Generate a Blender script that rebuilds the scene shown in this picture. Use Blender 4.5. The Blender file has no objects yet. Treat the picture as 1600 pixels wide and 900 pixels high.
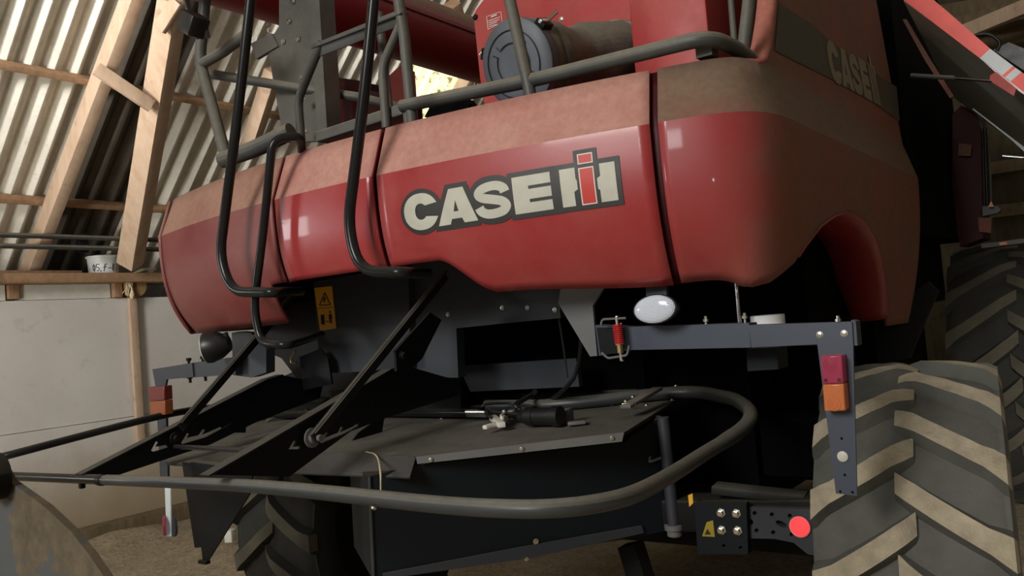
import bpy, bmesh, math, random
from mathutils import Vector, Matrix, geometry
random.seed(7)
V = Vector
# ------------------------------------------------------------------ camera (solved from the vanishing points)
F = 1337.0
def _d(p): return V((p[0]-800, -(p[1]-450), -F))
AX = -_d((-1075, 662)); AX.normalize()
AY = _d((1750, 425)); AY = AY - AX*AX.dot(AY); AY.normalize()
AZ = AX.cross(AY)
M = Matrix((AX, AY, AZ))                       # camera space -> world
CAM = V((2.27489, -2.15556, 1.65643))
def ray(px, py): return M @ (V((px-800, -(py-450), -F))/F)
def at(px, py, ax, val, off=0.0):
    """survey: the world point where the sight line meets the plane axis=val"""
    r = ray(px, py); t = (val-CAM[ax])/r[ax]
    return CAM + r*t
def hit(px, py, P, n):
    r = ray(px, py); return CAM + r*((V(P)-CAM).dot(V(n))/r.dot(V(n)))
scene = bpy.context.scene
col = scene.collection
cam_d = bpy.data.cameras.new('camera'); cam = bpy.data.objects.new('camera', cam_d); col.objects.link(cam)
cam_d.sensor_width = 36; cam_d.lens = F/1600*36; cam_d.clip_start = 0.02; cam_d.clip_end = 200
cam.matrix_world = Matrix.Translation(CAM) @ M.to_4x4()
scene.camera = cam
scene.view_settings.view_transform = 'Standard'
scene.view_settings.look = 'None'
scene.view_settings.exposure = 0.0

# ------------------------------------------------------------------ materials
def srgb(r, g, b):
    f = lambda c: (c/255/12.92 if c/255 <= .04045 else ((c/255+.055)/1.055)**2.4)
    return (f(r), f(g), f(b), 1)
def newmat(name):
    m = bpy.data.materials.new(name); m.use_nodes = True
    nt = m.node_tree; b = nt.nodes['Principled BSDF']
    return m, nt, b
def N(nt, t, **kw):
    n = nt.nodes.new(t)
    for k, v in kw.items():
        if k.startswith('i_'): n.inputs[k[2:].replace('_', ' ')].default_value = v
        else: setattr(n, k, v)
    return n
def noise(nt, scale, detail=4, rough=.6, coord=None):
    c = N(nt, 'ShaderNodeTexCoord')
    n = N(nt, 'ShaderNodeTexNoise'); n.inputs['Scale'].default_value = scale
    n.inputs['Detail'].default_value = detail; n.inputs['Roughness'].default_value = rough
    if coord is not None:
        mp = N(nt, 'ShaderNodeMapping'); mp.inputs['Scale'].default_value = coord
        nt.links.new(c.outputs['Object'], mp.inputs['Vector']); nt.links.new(mp.outputs['Vector'], n.inputs['Vector'])
    else:
        nt.links.new(c.outputs['Object'], n.inputs['Vector'])
    return n.outputs['Fac']
def rng(nt, sock, a, b, c, d, smooth=False):
    m = N(nt, 'ShaderNodeMapRange'); m.clamp = True
    if smooth: m.interpolation_type = 'SMOOTHSTEP'
    for k, v in zip(('From Min', 'From Max', 'To Min', 'To Max'), (a, b, c, d)): m.inputs[k].default_value = v
    nt.links.new(sock, m.inputs['Value']); return m.outputs['Result']
def mixc(nt, fac, A, B):
    m = N(nt, 'ShaderNodeMix', data_type='RGBA')
    if isinstance(fac, float): m.inputs[0].default_value = fac
    else: nt.links.new(fac, m.inputs[0])
    for s, i in ((A, 6), (B, 7)):
        if isinstance(s, tuple): m.inputs[i].default_value = s
        else: nt.links.new(s, m.inputs[i])
    return m.outputs[2]
def mth(nt, op, a, b=None):
    m = N(nt, 'ShaderNodeMath', operation=op); m.use_clamp = False
    for s, i in ((a, 0), (b, 1)):
        if s is None: continue
        if isinstance(s, (int, float)): m.inputs[i].default_value = s
        else: nt.links.new(s, m.inputs[i])
    return m.outputs[0]
def flat(name, c, rough=.5, metal=0., emit=None, es=0., spec=.5, var=.0, bump=0., vscale=9.):
    m, nt, b = newmat(name)
    b.inputs['Base Color'].default_value = c; b.inputs['Roughness'].default_value = rough
    b.inputs['Metallic'].default_value = metal; b.inputs['Specular IOR Level'].default_value = spec
    f = noise(nt, vscale)
    if var:
        d = tuple(x*(1-var) for x in c[:3])+(1,); l = tuple(min(1, x*(1+var)) for x in c[:3])+(1,)
        nt.links.new(mixc(nt, rng(nt, f, .3, .7, 0, 1), d, l), b.inputs['Base Color'])
    else:
        nt.links.new(rng(nt, f, .3, .7, max(0, rough-.06), min(1, rough+.06)), b.inputs['Roughness'])
    if bump:
        bp = N(nt, 'ShaderNodeBump'); bp.inputs['Strength'].default_value = bump; bp.inputs['Distance'].default_value = .01
        nt.links.new(noise(nt, vscale*6), bp.inputs['Height']); nt.links.new(bp.outputs['Normal'], b.inputs['Normal'])
    if emit:
        b.inputs['Emission Color'].default_value = emit; b.inputs['Emission Strength'].default_value = es
    return m
def dusty(name, base, dust, up=.8, allover=.1, rough=.35, droughn=.85, lo=.08, hi=.3, metal=0., nscale=3., coat=0., avar=(.3, 1.6)):
    """paint that has gathered dust: thick on faces that look up, thin film elsewhere"""
    m, nt, b = newmat(name)
    g = N(nt, 'ShaderNodeNewGeometry'); s = N(nt, 'ShaderNodeSeparateXYZ')
    nt.links.new(g.outputs['True Normal'], s.inputs[0])
    n1 = noise(nt, nscale, 5, .65); n2 = noise(nt, nscale*14, 3, .6)
    ups = rng(nt, s.outputs['Z'], lo, hi, 0, up, True)
    ups = mth(nt, 'MULTIPLY', ups, rng(nt, n1, .28, .6, .72, 1.05))
    al = mth(nt, 'MULTIPLY', rng(nt, n1, .35, .65, *avar), allover)
    f = mth(nt, 'MINIMUM', mth(nt, 'ADD', ups, al), .97)
    d2 = tuple(x*.8 for x in dust[:3])+(1,)
    nt.links.new(mixc(nt, f, base, mixc(nt, rng(nt, n2, .3, .7, 0, 1), d2, dust)), b.inputs['Base Color'])
    nt.links.new(rng(nt, f, 0, .8, rough, droughn), b.inputs['Roughness'])
    b.inputs['Metallic'].default_value = metal
    if max(base[:3]) < .03: b.inputs['Specular IOR Level'].default_value = .22
    if coat: b.inputs['Coat Weight'].default_value = coat; b.inputs['Coat Roughness'].default_value = .06; nt.links.new(rng(nt, f, .15, .6, coat, 0), b.inputs['Coat Weight'])
    return m
def side_paint(name, base, dust, **kw):
    m = dusty(name, base, dust, **kw); nt = m.node_tree; b = nt.nodes['Principled BSDF']
    g = N(nt, 'ShaderNodeNewGeometry'); s = N(nt, 'ShaderNodeSeparateXYZ'); nt.links.new(g.outputs['Position'], s.inputs[0])
    near = rng(nt, mth(nt, 'ADD', s.outputs['Y'], mth(nt, 'MULTIPLY', noise(nt, 6), .12)), .22, .52, 0, 1, True)   # clean, wiped corner against the dusty flank
    for n in nt.nodes:
        if n.type == 'MATH' and n.operation == 'MULTIPLY' and abs(n.inputs[1].default_value-kw['allover']) < 1e-6 and not n.inputs[1].is_linked:
            nt.links.new(rng(nt, near, 0, 1, .10, kw['allover']), n.inputs[1])
    return m
TAN = srgb(168, 138, 116)
MT = {}
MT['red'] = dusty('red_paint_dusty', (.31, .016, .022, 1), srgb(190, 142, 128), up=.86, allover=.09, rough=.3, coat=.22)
MT['red_left'] = dusty('red_paint_left_dimmed_dust', (.17, .014, .017, 1), srgb(160, 122, 104), up=.8, allover=.15, rough=.38, coat=.2)  # dusty paint, base also darkened for the weaker light at the left
MT['red_side'] = side_paint('red_paint_heavy_dust', (.30, .018, .024, 1), srgb(118, 98, 80), up=.85, allover=.72, avar=(.8, 1.2), coat=.3, rough=.42, lo=.1, hi=.26)
MT['red_rear'] = dusty('red_paint_engine', (.45, .025, .03, 1), srgb(175, 110, 95), up=.8, allover=.28, rough=.4)
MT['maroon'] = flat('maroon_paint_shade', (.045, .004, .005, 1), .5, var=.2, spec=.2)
MT['tube_red'] = dusty('red_paint_auger', (.25, .015, .02, 1), srgb(150, 125, 105), up=.95, allover=.08, rough=.4, lo=.0, hi=.6)
MT['black'] = dusty('black_paint', (.004, .0045, .006, 1), srgb(105, 97, 82), up=.4, allover=.006, rough=.45, lo=.5, hi=.95)
MT['blackd'] = dusty('black_paint_dusty', (.012, .013, .014, 1), srgb(112, 108, 98), up=.5, allover=.03, rough=.5, lo=.4, hi=.9)
MT['gloss'] = dusty('black_tube_gloss', (.012, .012, .013, 1), srgb(100, 95, 84), up=.25, allover=.02, rough=.22, lo=.5, hi=1.)
MT['railgrey'] = dusty('dark_grey_rail_dusty', (.03, .034, .037, 1), srgb(138, 132, 116), up=.75, allover=.12, rough=.42, lo=-.4, hi=.8)
MT['hoop'] = dusty('hoop_tube_dusty', (.03, .034, .038, 1), srgb(122, 118, 106), up=.62, allover=.05, rough=.36, lo=.05, hi=.85)
MT['slate'] = dusty('slate_paint', (.042, .054, .08, 1), srgb(120, 118, 112), up=.3, allover=.02, rough=.42, lo=.6, hi=1.)
MT['slated'] = dusty('slate_paint_dark', (.028, .033, .043, 1), srgb(110, 102, 88), up=.4, allover=.015, rough=.5, lo=.5, hi=1.)
MT['navy'] = dusty('dark_blue_housing_paint', (.0045, .0075, .011, 1), srgb(100, 92, 75), up=.4, allover=.012, rough=.5, lo=.5, hi=1.)
MT['deck'] = dusty('deck_dusty', (.02, .02, .02, 1), srgb(118, 114, 104), up=.66, allover=.1, rough=.6, lo=.3, hi=.9, nscale=5)
MT['strip'] = dusty('grey_strip', (.11, .115, .12, 1), srgb(140, 130, 115), up=.5, allover=.12, rough=.5, lo=.5, hi=1.)
MT['zinc'] = flat('zinc_bolt', (.62, .6, .52, 1), .3, 1., var=.15)
MT['chrome'] = flat('bright_chrome', (.8, .82, .85, 1), .15, 1.)
MT['collar'] = flat('white_lit_collar', (.8, .82, .84, 1), .25)  # plain white in place of the metal's bright reflection
MT['brass'] = flat('brass_sleeve', (.5, .38, .18, 1), .35, 1.)
MT['springred'] = flat('red_spring', (.45, .02, .02, 1), .4)
MT['rubber'] = flat('tyre_rubber_dusty', srgb(78, 78, 72), .85, var=.22, bump=.25, vscale=7)
MT['lug'] = flat('lug_dry_mud', srgb(150, 140, 120), .95, var=.22, bump=.5, vscale=16)
MT['rubberd'] = flat('shaded_tyre_rubber', srgb(44, 43, 38), .9, var=.2, bump=.2)  # darker tyre copy, shade of the far wheels put into the colour
MT['lugd'] = flat('shaded_lug_mud', srgb(84, 79, 66), .95, var=.2)  # same mud darkened for the wheels in shadow
MT['rim'] = flat('wheel_rim_paint', (.25, .23, .2, 1), .6, var=.2)
MT['redlens'] = flat('red_lamp_lens', (.30, .035, .075, 1), .25, var=.1, emit=(.5, .02, .06, 1), es=.03)  # faint emission stands in for torchlight on the near lenses
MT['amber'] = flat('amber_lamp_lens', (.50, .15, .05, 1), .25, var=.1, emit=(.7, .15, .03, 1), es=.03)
MT['redlens_d'] = flat('red_lamp_lens_shade', (.14, .025, .02, 1), .3, var=.1)  # darker lens copy for the far lamp, shade put into its colour
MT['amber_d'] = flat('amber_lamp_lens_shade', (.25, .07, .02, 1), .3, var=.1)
MT['retro'] = flat('red_reflector', (.9, .05, .06, 1), .3, emit=(1, .06, .07, 1), es=.75)  # emission imitates torchlight thrown back by the reflector
MT['retro_rim'] = flat('reflector_rim', (.6, .35, .33, 1), .4)
MT['orange'] = flat('orange_reflective_band', (.75, .09, .07, 1), .5, var=.12, emit=(1, .1, .07, 1), es=.1)  # glow put into the tape colour for its returned torchlight
MT['whiteband'] = flat('white_reflective_band', (.52, .56, .56, 1), .5, var=.06, emit=(.5, .55, .55, 1), es=.12)  # also emits, in place of light returned by the tape
MT['yellow'] = flat('yellow_sticker', srgb(228, 172, 48), .5, var=.08)
MT['yellow2'] = flat('yellow_sticker_small', srgb(150, 132, 30), .6, var=.1)
MT['cream'] = flat('cream_decal', srgb(188, 188, 174), .5, var=.07, vscale=20)
MT['decalblack'] = flat('black_decal', srgb(44, 44, 44), .5)
MT['decalred'] = flat('red_decal', srgb(190, 50, 40), .45)
MT['white_ink'] = flat('white_ink', srgb(225, 215, 205), .6)
MT['side_decal'] = flat('dusty_grey_green_decal', (.075, .07, .052, 1), .75, var=.12)
MT['side_letter'] = flat('dusty_cream_letter', (.24, .215, .15, 1), .8, var=.1)
MT['wplastic'] = flat('white_plastic', srgb(225, 220, 208), .4)
MT['bplastic'] = flat('black_plastic', (.012, .012, .012, 1), .4)
MT['capgrey'] = flat('grey_plastic_cap', srgb(92, 98, 106), .55, var=.08)
MT['capline'] = flat('cap_groove', (.015, .016, .018, 1), .7)
MT['canister'] = dusty('canister_dusty', (.04, .04, .04, 1), srgb(132, 128, 114), up=.9, allover=.4, rough=.6, lo=-.2, hi=.6)
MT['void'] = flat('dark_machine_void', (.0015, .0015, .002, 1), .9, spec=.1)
MT['engine'] = dusty('dark_machine_grime', (.004, .004, .004, 1), srgb(70, 64, 54), up=.4, allover=.03, rough=.7)
MT['doorinner'] = dusty('door_inner_grey', (.5, .52, .5, 1), srgb(150, 148, 138), up=.3, allover=.2, rough=.6)
MT['rust'] = flat('rusty_grey_steel', srgb(92, 92, 88), .8, var=.2)
MT['string'] = flat('pale_twine', srgb(210, 195, 160), .8)
MT['ink'] = flat('black_marker_ink', (.01, .01, .01, 1), .7)
MT['bucket'] = flat('white_bucket_plastic', srgb(222, 225, 222), .4, var=.05)

def lens_mat():
    m, nt, b = newmat('ribbed_clear_lens')
    c = N(nt, 'ShaderNodeTexCoord'); w = N(nt, 'ShaderNodeTexWave'); w.bands_direction = 'X'; w.inputs['Scale'].default_value = 70
    w2 = N(nt, 'ShaderNodeTexWave'); w2.bands_direction = 'Z'; w2.inputs['Scale'].default_value = 70
    nt.links.new(c.outputs['Object'], w.inputs['Vector']); nt.links.new(c.outputs['Object'], w2.inputs['Vector'])
    f = mth(nt, 'MULTIPLY', w.outputs['Fac'], w2.outputs['Fac'])
    nt.links.new(mixc(nt, f, srgb(150, 156, 165), srgb(225, 230, 238)), b.inputs['Base Color'])
    b.inputs['Roughness'].default_value = .12
    b.inputs['Emission Color'].default_value = (.75, .8, .9, 1); nt.links.new(rng(nt, f, 0, 1, .08, .42), b.inputs['Emission Strength'])  # lamp is off; emission paints the torch reflection on the ribs
    return m
MT['lens'] = lens_mat()
def wood(name, a, b_, sc=(2, 2, 14)):
    m, nt, b = newmat(name)
    n = noise(nt, 3, 6, .65, sc); k = noise(nt, 5, 2)
    c1 = mixc(nt, rng(nt, n, .3, .7, 0, 1), a, b_)
    nt.links.new(mixc(nt, rng(nt, k, .62, .72, 0, .5), c1, tuple(x*.45 for x in a[:3])+(1,)), b.inputs['Base Color'])
    b.inputs['Roughness'].default_value = .8
    return m
MT['wood'] = wood('pale_sawn_timber', srgb(182, 152, 126), srgb(204, 180, 156), (4, 4, 1))
MT['woodb'] = wood('brown_timber', srgb(140, 108, 80), srgb(172, 138, 106), (1, 6, 6))
MT['woodd'] = wood('weathered_board', srgb(98, 84, 62), srgb(128, 112, 84), (6, 6, 1))
MT['boards'] = wood('dark_wall_boards', srgb(62, 54, 36), srgb(86, 76, 50), (6, 6, 1))
MT['woodl'] = wood('log_end', srgb(128, 98, 60), srgb(160, 128, 86), (1, 6, 6))
def roofmat():
    m, nt, b = newmat('fibre_cement_sheet')
    n = noise(nt, 1.6, 6, .7); n2 = noise(nt, 30, 3)
    c = mixc(nt, rng(nt, n, .3, .7, 0, 1), srgb(205, 200, 186), srgb(232, 228, 216))
    nt.links.new(mixc(nt, rng(nt, n2, .55, .75, 0, .35), c, srgb(150, 140, 120)), b.inputs['Base Color'])
    b.inputs['Roughness'].default_value = .85
    return m
MT['roof'] = roofmat(); MT['roof_dark'] = flat('dark_roof_sheet', srgb(76, 70, 60), .42, var=.2)
def wallmat():
    m, nt, b = newmat('pale_panel_wall')
    n = noise(nt, .9, 6, .62); n2 = noise(nt, 7, 4)
    g = N(nt, 'ShaderNodeNewGeometry'); s = N(nt, 'ShaderNodeSeparateXYZ'); nt.links.new(g.outputs['Position'], s.inputs[0])
    low = rng(nt, mth(nt, 'ADD', s.outputs['Z'], mth(nt, 'MULTIPLY', n, .9)), .55, 1.65, 1, 0, True)
    c = mixc(nt, rng(nt, n, .3, .7, 0, 1), srgb(206, 202, 196), srgb(226, 223, 218))
    c = mixc(nt, low, c, srgb(172, 154, 126))
    nt.links.new(mixc(nt, rng(nt, n2, .6, .8, 0, .3), c, srgb(140, 122, 98)), b.inputs['Base Color'])
    b.inputs['Roughness'].default_value = .75
    return m
MT['wall'] = wallmat()
MT['foam'] = flat('white_foam_board', srgb(216, 216, 205), .9, var=.08, bump=.3)
def floormat():
    m, nt, b = newmat('dirt_floor_with_chaff')
    n = noise(nt, 1.5, 8, .7); n2 = noise(nt, 25, 5, .7)
    c = mixc(nt, rng(nt, n, .3, .7, 0, 1), srgb(150, 134, 108), srgb(192, 176, 148))
    nt.links.new(mixc(nt, rng(nt, n2, .45, .7, 0, .6), c, srgb(92, 78, 58)), b.inputs['Base Color'])
    b.inputs['Roughness'].default_value = .95
    bp = N(nt, 'ShaderNodeBump'); bp.inputs['Strength'].default_value = .6; bp.inputs['Distance'].default_value = .03
    nt.links.new(n2, bp.inputs['Height']); nt.links.new(bp.outputs['Normal'], b.inputs['Normal'])
    return m
MT['floor'] = floormat()
def skymat():
    m, nt, b = newmat('translucent_roof_sheet')
    n = noise(nt, 9, 4, .7)
    c = mixc(nt, rng(nt, n, .52, .60, 0, 1), (1, .96, .6, 1), (.2, .17, .05, 1))  # dark blotches are leaf shadows painted into the glowing sheet
    nt.links.new(c, b.inputs['Base Color']); nt.links.new(c, b.inputs['Emission Color'])
    b.inputs['Emission Strength'].default_value = 1.0; b.inputs['Roughness'].default_value = .5
    return m
MT['skylight'] = skymat()
def mudmat():
    m, nt, b = newmat('mud_caked_grey_steel')
    n = noise(nt, 4.5, 6, .65); n2 = noise(nt, 18, 4)
    c = mixc(nt, rng(nt, n, .44, .5, 0, 1), srgb(72, 75, 76), mixc(nt, rng(nt, n2, .3, .7, 0, 1), srgb(70, 62, 46), srgb(100, 88, 68)))
    nt.links.new(mixc(nt, rng(nt, n, .6, .72, 0, 1), c, srgb(44, 43, 34)), b.inputs['Base Color'])
    b.inputs['Roughness'].default_value = .85
    return m
MT['mud'] = mudmat()

# ------------------------------------------------------------------ mesh builder
class MB:
    def __init__(s): s.v = []; s.f = []; s.m = []
    def add(s, vs, fs, mi=0):
        o = len(s.v); s.v += [tuple(v) for v in vs]
        for f in fs: s.f.append(tuple(i+o for i in f)); s.m.append(mi)
        return s
    def box(s, c, size, R=None, mi=0, bev=0.):
        hx, hy, hz = (x/2 for x in size); R = R or Matrix.Identity(3); c = V(c)
        if bev <= 0:
            vs = [c + R @ V((x, y, z)) for x in (-hx, hx) for y in (-hy, hy) for z in (-hz, hz)]
            return s.add(vs, [(0, 1, 3, 2), (4, 6, 7, 5), (0, 4, 5, 1), (2, 3, 7, 6), (0, 2, 6, 4), (1, 5, 7, 3)], mi)
        bm = bmesh.new(); bmesh.ops.create_cube(bm, size=1)
        for v in bm.verts: v.co = V((v.co.x*size[0], v.co.y*size[1], v.co.z*size[2]))
        bmesh.ops.bevel(bm, geom=list(bm.edges), offset=bev, segments=2, affect='EDGES', profile=.5)
        bm.verts.index_update()
        s.add([c + R @ v.co for v in bm.verts], [[v.index for v in f.verts] for f in bm.faces], mi); bm.free(); return s
    def bar(s, a, b, w, h, up=(0, 0, 1), mi=0, bev=0.):
        """box beam from a to b, w across, h along up"""
        a = V(a); b = V(b); d = (b-a); L = d.length; d.normalize(); u = V(up); u = u - d*u.dot(d); u.normalize(); r = d.cross(u)
        R = Matrix((r, d, u)).transposed()
        return s.box((a+b)/2, (w, L, h), R, mi, bev)
    def plate(s, pts, n, th, holes=(), mi=0):
        """flat polygon (with holes) given in 3D, thickened by th along n"""
        pts = [V(p) for p in pts]; holes = [[V(p) for p in h] for h in holes]; n = V(n).normalized()
        loops = [pts]+holes; allp = [p for l in loops for p in l]
        tr = geometry.tessellate_polygon(loops)
        k = len(allp); vs = allp + [p + n*th for p in allp]; fs = []
        for t in tr:
            a, b, c = (allp[i] for i in t)
            if (b-a).cross(c-a).length < 1e-10: continue
            if (b-a).cross(c-a).dot(n) > 0: t = (t[0], t[2], t[1])
            fs.append(tuple(t)); fs.append(tuple(i+k for i in reversed(t)))
        o = 0
        for l in loops:
            m = len(l)
            for i in range(m): a, b = o+i, o+(i+1) % m; fs.append((a, b, b+k, a+k))
            o += m
        return s.add(vs, fs, mi)
    def tube(s, pts, r, n=12, mi=0, cap=True):
        pts = [V(p) for p in pts]; rs = r if isinstance(r, (list, tuple)) else [r]*len(pts)
        t0 = (pts[1]-pts[0]).normalized(); u = t0.orthogonal().normalized(); vs = []; fs = []
        for i, p in enumerate(pts):
            t = (pts[min(i+1, len(pts)-1)]-pts[max(i-1, 0)]).normalized()
            u = (u - t*u.dot(t)).normalized(); w = t.cross(u)
            for k in range(n):
                a = 2*math.pi*k/n; vs.append(p + (u*math.cos(a)+w*math.sin(a))*rs[i])
        for i in range(len(pts)-1):
            for k in range(n):
                a = i*n+k; b = i*n+(k+1) % n; fs.append((a, b, b+n, a+n))
        if cap: fs.append(tuple(reversed(range(n)))); fs.append(tuple(range((len(pts)-1)*n, len(pts)*n)))
        return s.add(vs, fs, mi)
    def lathe(s, c, axis, prof, n=32, mi=0, cap=True, ref=None):
        """prof: (distance along axis, radius)"""
        c = V(c); ax = V(axis).normalized(); u = (V(ref) if ref else ax.orthogonal()); u = (u-ax*u.dot(ax)).normalized(); w = ax.cross(u); vs = []; fs = []
        for d, r in prof:
            for k in range(n):
                a = 2*math.pi*k/n; vs.append(c + ax*d + (u*math.cos(a)+w*math.sin(a))*max(r, 1e-4))
        m = len(prof)
        for i in range(m-1):
            for k in range(n): a = i*n+k; b = i*n+(k+1) % n; fs.append((a, b, b+n, a+n))
        if cap: fs.append(tuple(reversed(range(n)))); fs.append(tuple(range((m-1)*n, m*n)))
        return s.add(vs, fs, mi)
    def build(s, name, mats, parent=None, angle=35, solid=0., fix=True):
        me = bpy.data.meshes.new(name); me.from_pydata(s.v, [], s.f)
        if not isinstance(mats, (list, tuple)): mats = [mats]
        for m in mats: me.materials.append(MT[m] if isinstance(m, str) else m)
        for p, mi in zip(me.polygons, s.m): p.material_index = mi
        if fix:
            bm = bmesh.new(); bm.from_mesh(me); bmesh.ops.recalc_face_normals(bm, faces=list(bm.faces)); bm.to_mesh(me); bm.free()
        me.shade_smooth(); me.set_sharp_from_angle(angle=math.radians(angle))
        o = bpy.data.objects.new(name, me); col.objects.link(o)
        if parent is not None: attach(o, parent)
        if solid:
            md = o.modifiers.new('thickness', 'SOLIDIFY'); md.thickness = solid; md.offset = -1
        return o
WM = {}
def attach(o, parent):
    o.parent = parent; o.matrix_parent_inverse = Matrix.Translation(-WM.get(parent.name, V((0, 0, 0))))
def empty(name, loc, parent=None):
    o = bpy.data.objects.new(name, None); col.objects.link(o); o.empty_display_size = .1
    o.location = loc; WM[o.name] = V(loc)
    if parent is not None:
        o.location = loc; attach(o, parent)
    return o
def tag(o, label, cat=None, group=None, kind=None):
    if label: o['label'] = label
    if cat: o['category'] = cat
    if group: o['group'] = group
    if kind: o['kind'] = kind
    return o
def lab(o, label): o['label'] = label; return o
def struct(o): o['kind'] = 'structure'; return o
def path(pts, rad=.08, seg=6):
    """polyline with rounded corners; rad one value or one per point"""
    pts = [V(p) for p in pts]; out = [pts[0]]
    for i in range(1, len(pts)-1):
        r = rad[i] if isinstance(rad, (list, tuple)) else rad
        a, p, b = pts[i-1], pts[i], pts[i+1]; d1 = (a-p); d2 = (b-p)
        r1 = min(r, d1.length*.48, d2.length*.48)
        s, e = p+d1.normalized()*r1, p+d2.normalized()*r1
        for k in range(seg+1):
            t = k/seg; out.append(s*(1-t)**2 + p*2*t*(1-t) + e*t*t)
    out.append(pts[-1]); return out
def spline(pts, seg=6):
    pts = [V(p) for p in pts]; P = [pts[0]*2-pts[1]]+pts+[pts[-1]*2-pts[-2]]; out = []
    for i in range(1, len(P)-2):
        a, b, c, d = P[i-1:i+3]
        for k in range(seg):
            t = k/seg; out.append(.5*((2*b)+(c-a)*t+(2*a-5*b+4*c-d)*t*t+(3*b-a-3*c+d)*t**3))
    out.append(pts[-1]); return out
def PX(lst, ax, val): return [at(x, y, ax, val) for x, y in lst]
def bolt(p, n, r, parent, mat='zinc', name='bolt', h=None):
    n = V(n).normalized(); h = h or r*.8
    b = MB(); b.lathe(V(p), n, [(0, r*1.35), (h*.3, r*1.35), (h*.32, r), (h, r*.95), (h*1.1, r*.7)], 10)
    return b.build(name, mat, parent, 30)

# ================================================================== SETTING
WX = -5.3
b = MB()
nx, ny = 60, 60
vs = []; fs = []
for i in range(nx+1):
    for j in range(ny+1):
        x = -7+15*i/nx; y = -8+18*j/ny
        z = .02*math.sin(x*3.1+y*1.7)*math.cos(y*2.3-x)
        berm = math.exp(-((x+5.25)/.35)**2)*.16*(0.7+.3*math.sin(y*4))
        vs.append((x, y, z-.02+berm))
for i in range(nx):
    for j in range(ny):
        a = i*(ny+1)+j; fs.append((a, a+ny+1, a+ny+2, a+1))
b.add(vs, fs); struct(b.build('floor', 'floor'))
# left wall: panels with a lower course
b = MB()
b.box((WX-.10, 1.0, .53), (.16, 18, 1.10)); b.box((WX-.12, 1.0, 1.64), (.16, 18, 1.11)); struct(b.build('wall_left', 'wall'))
b = MB(); b.box((.5, 9.3, 4.2), (16, .12, 8.6)); struct(b.build('wall_front', 'boards'))
b = MB(); b.box((7.2, .5, 2.), (.15, 18, 4.4)); struct(b.build('wall_right', 'woodd'))
b = MB(); b.box((WX+.06, 1.0, .06), (.16, 18, .26), None, 0, .02); o = b.build('baseboard_left', 'woodd'); struct(o)
# corrugated roof, left slope and right slope
def roofslope(sign, y0, y1, holes=()):
    b = MB(); step = .177/8; n = int((y1-y0)/step); rows = 14; vs = []; fs = []
    sl = V((sign*.7, 0, .714)).normalized(); nn = V((sign*.714, 0, -.7)).normalized()
    base = V((sign*-5.95, 0, 2.167))
    L = 8.6
    for i in range(n+1):
        y = y0+i*step; a = .031*math.cos(2*math.pi*y/.177)
        for j in range(rows+1): vs.append(base + sl*(L*j/rows) + nn*(-.075+a) + V((0, y, 0)))
    for i in range(n):
        for j in range(rows):
            y = y0+i*step; t = L*(j+.5)/rows
            if any(ya < y < yb and ta < t < tb for ya, yb, ta, tb in holes): continue
            a = i*(rows+1)+j; fs.append((a, a+1, a+rows+2, a+rows+1))
    b.add(vs, fs)
    b.m = [1 if sign > 0 and 1.53 < vs[f[0]].y < 2.27 else 0 for f in fs]      # one dark older sheet
    return b.build('ceiling', ['roof', 'roof_dark'], fix=False)
SKY = (4.75, 5.95, 2.62, 3.62)
struct(roofslope(1, -4.5, 9.2, [SKY])); struct(roofslope(-1, -4.5, 9.2))
# translucent sheet let into the left slope
b = MB(); vs = []; fs = []; step = .177/8; n = int((SKY[1]-SKY[0])/step)+2
sl = V((.7, 0, .714)).normalized(); nn = V((.714, 0, -.7)).normalized()
for i in range(n):
    y = SKY[0]-.01+i*step; a = .031*math.cos(2*math.pi*y/.177)
    for t in (SKY[2]-.1, SKY[3]+.1): vs.append(V((-5.95, y, 2.167))+sl*t+nn*(-.09+a))
for i in range(n-1): fs.append((2*i, 2*i+1, 2*i+3, 2*i+2))
b.add(vs, fs); o = b.build('window_1', 'skylight', fix=False); struct(o); o['label'] = 'bright yellow translucent corrugated roof sheet'

# ------------------------------------------------------------------ timber of the roof
def beam(name, a, b_, w, h, mat, label, cat, group=None, up=(0, 0, 1), bev=.004):
    m = MB(); m.bar(a, b_, w, h, up, 0, bev); return tag(m.build(name, mat), label, cat, group)
RU = V((.714, 0, -.7))
def rz(x): return 2.83+1.02*(x+5.3)
for y, lb in ((1.51, 'pale rafter at far left under the corrugated roof, left of the raking strut'), (-.75, 'pale rafter beyond the left edge, under the corrugated roof'), (5.5, 'pale rafter beside the bright translucent sheet, behind the auger tube')):
    beam('rafter', V((-5.86, y, rz(-5.86)))+RU*.125, V((-.9, y, rz(-.9)))+RU*.125, .10, .16, 'wood', lb, 'rafter', up=RU)
for x, lb in ((-4.28, 'upper brown purlin across the left roof slope'), (-5.11, 'lower brown purlin across the left roof slope, above the steel pipes'), (-3.2, 'brown purlin high on the left roof slope, near the rafter feet of the truss')):
    beam('purlin', V((x, -4.4, rz(x)))+RU*.0, V((x, 9.1, rz(x)))+RU*.0, .05, .075, 'woodb', lb, 'purlin', up=RU)
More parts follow.
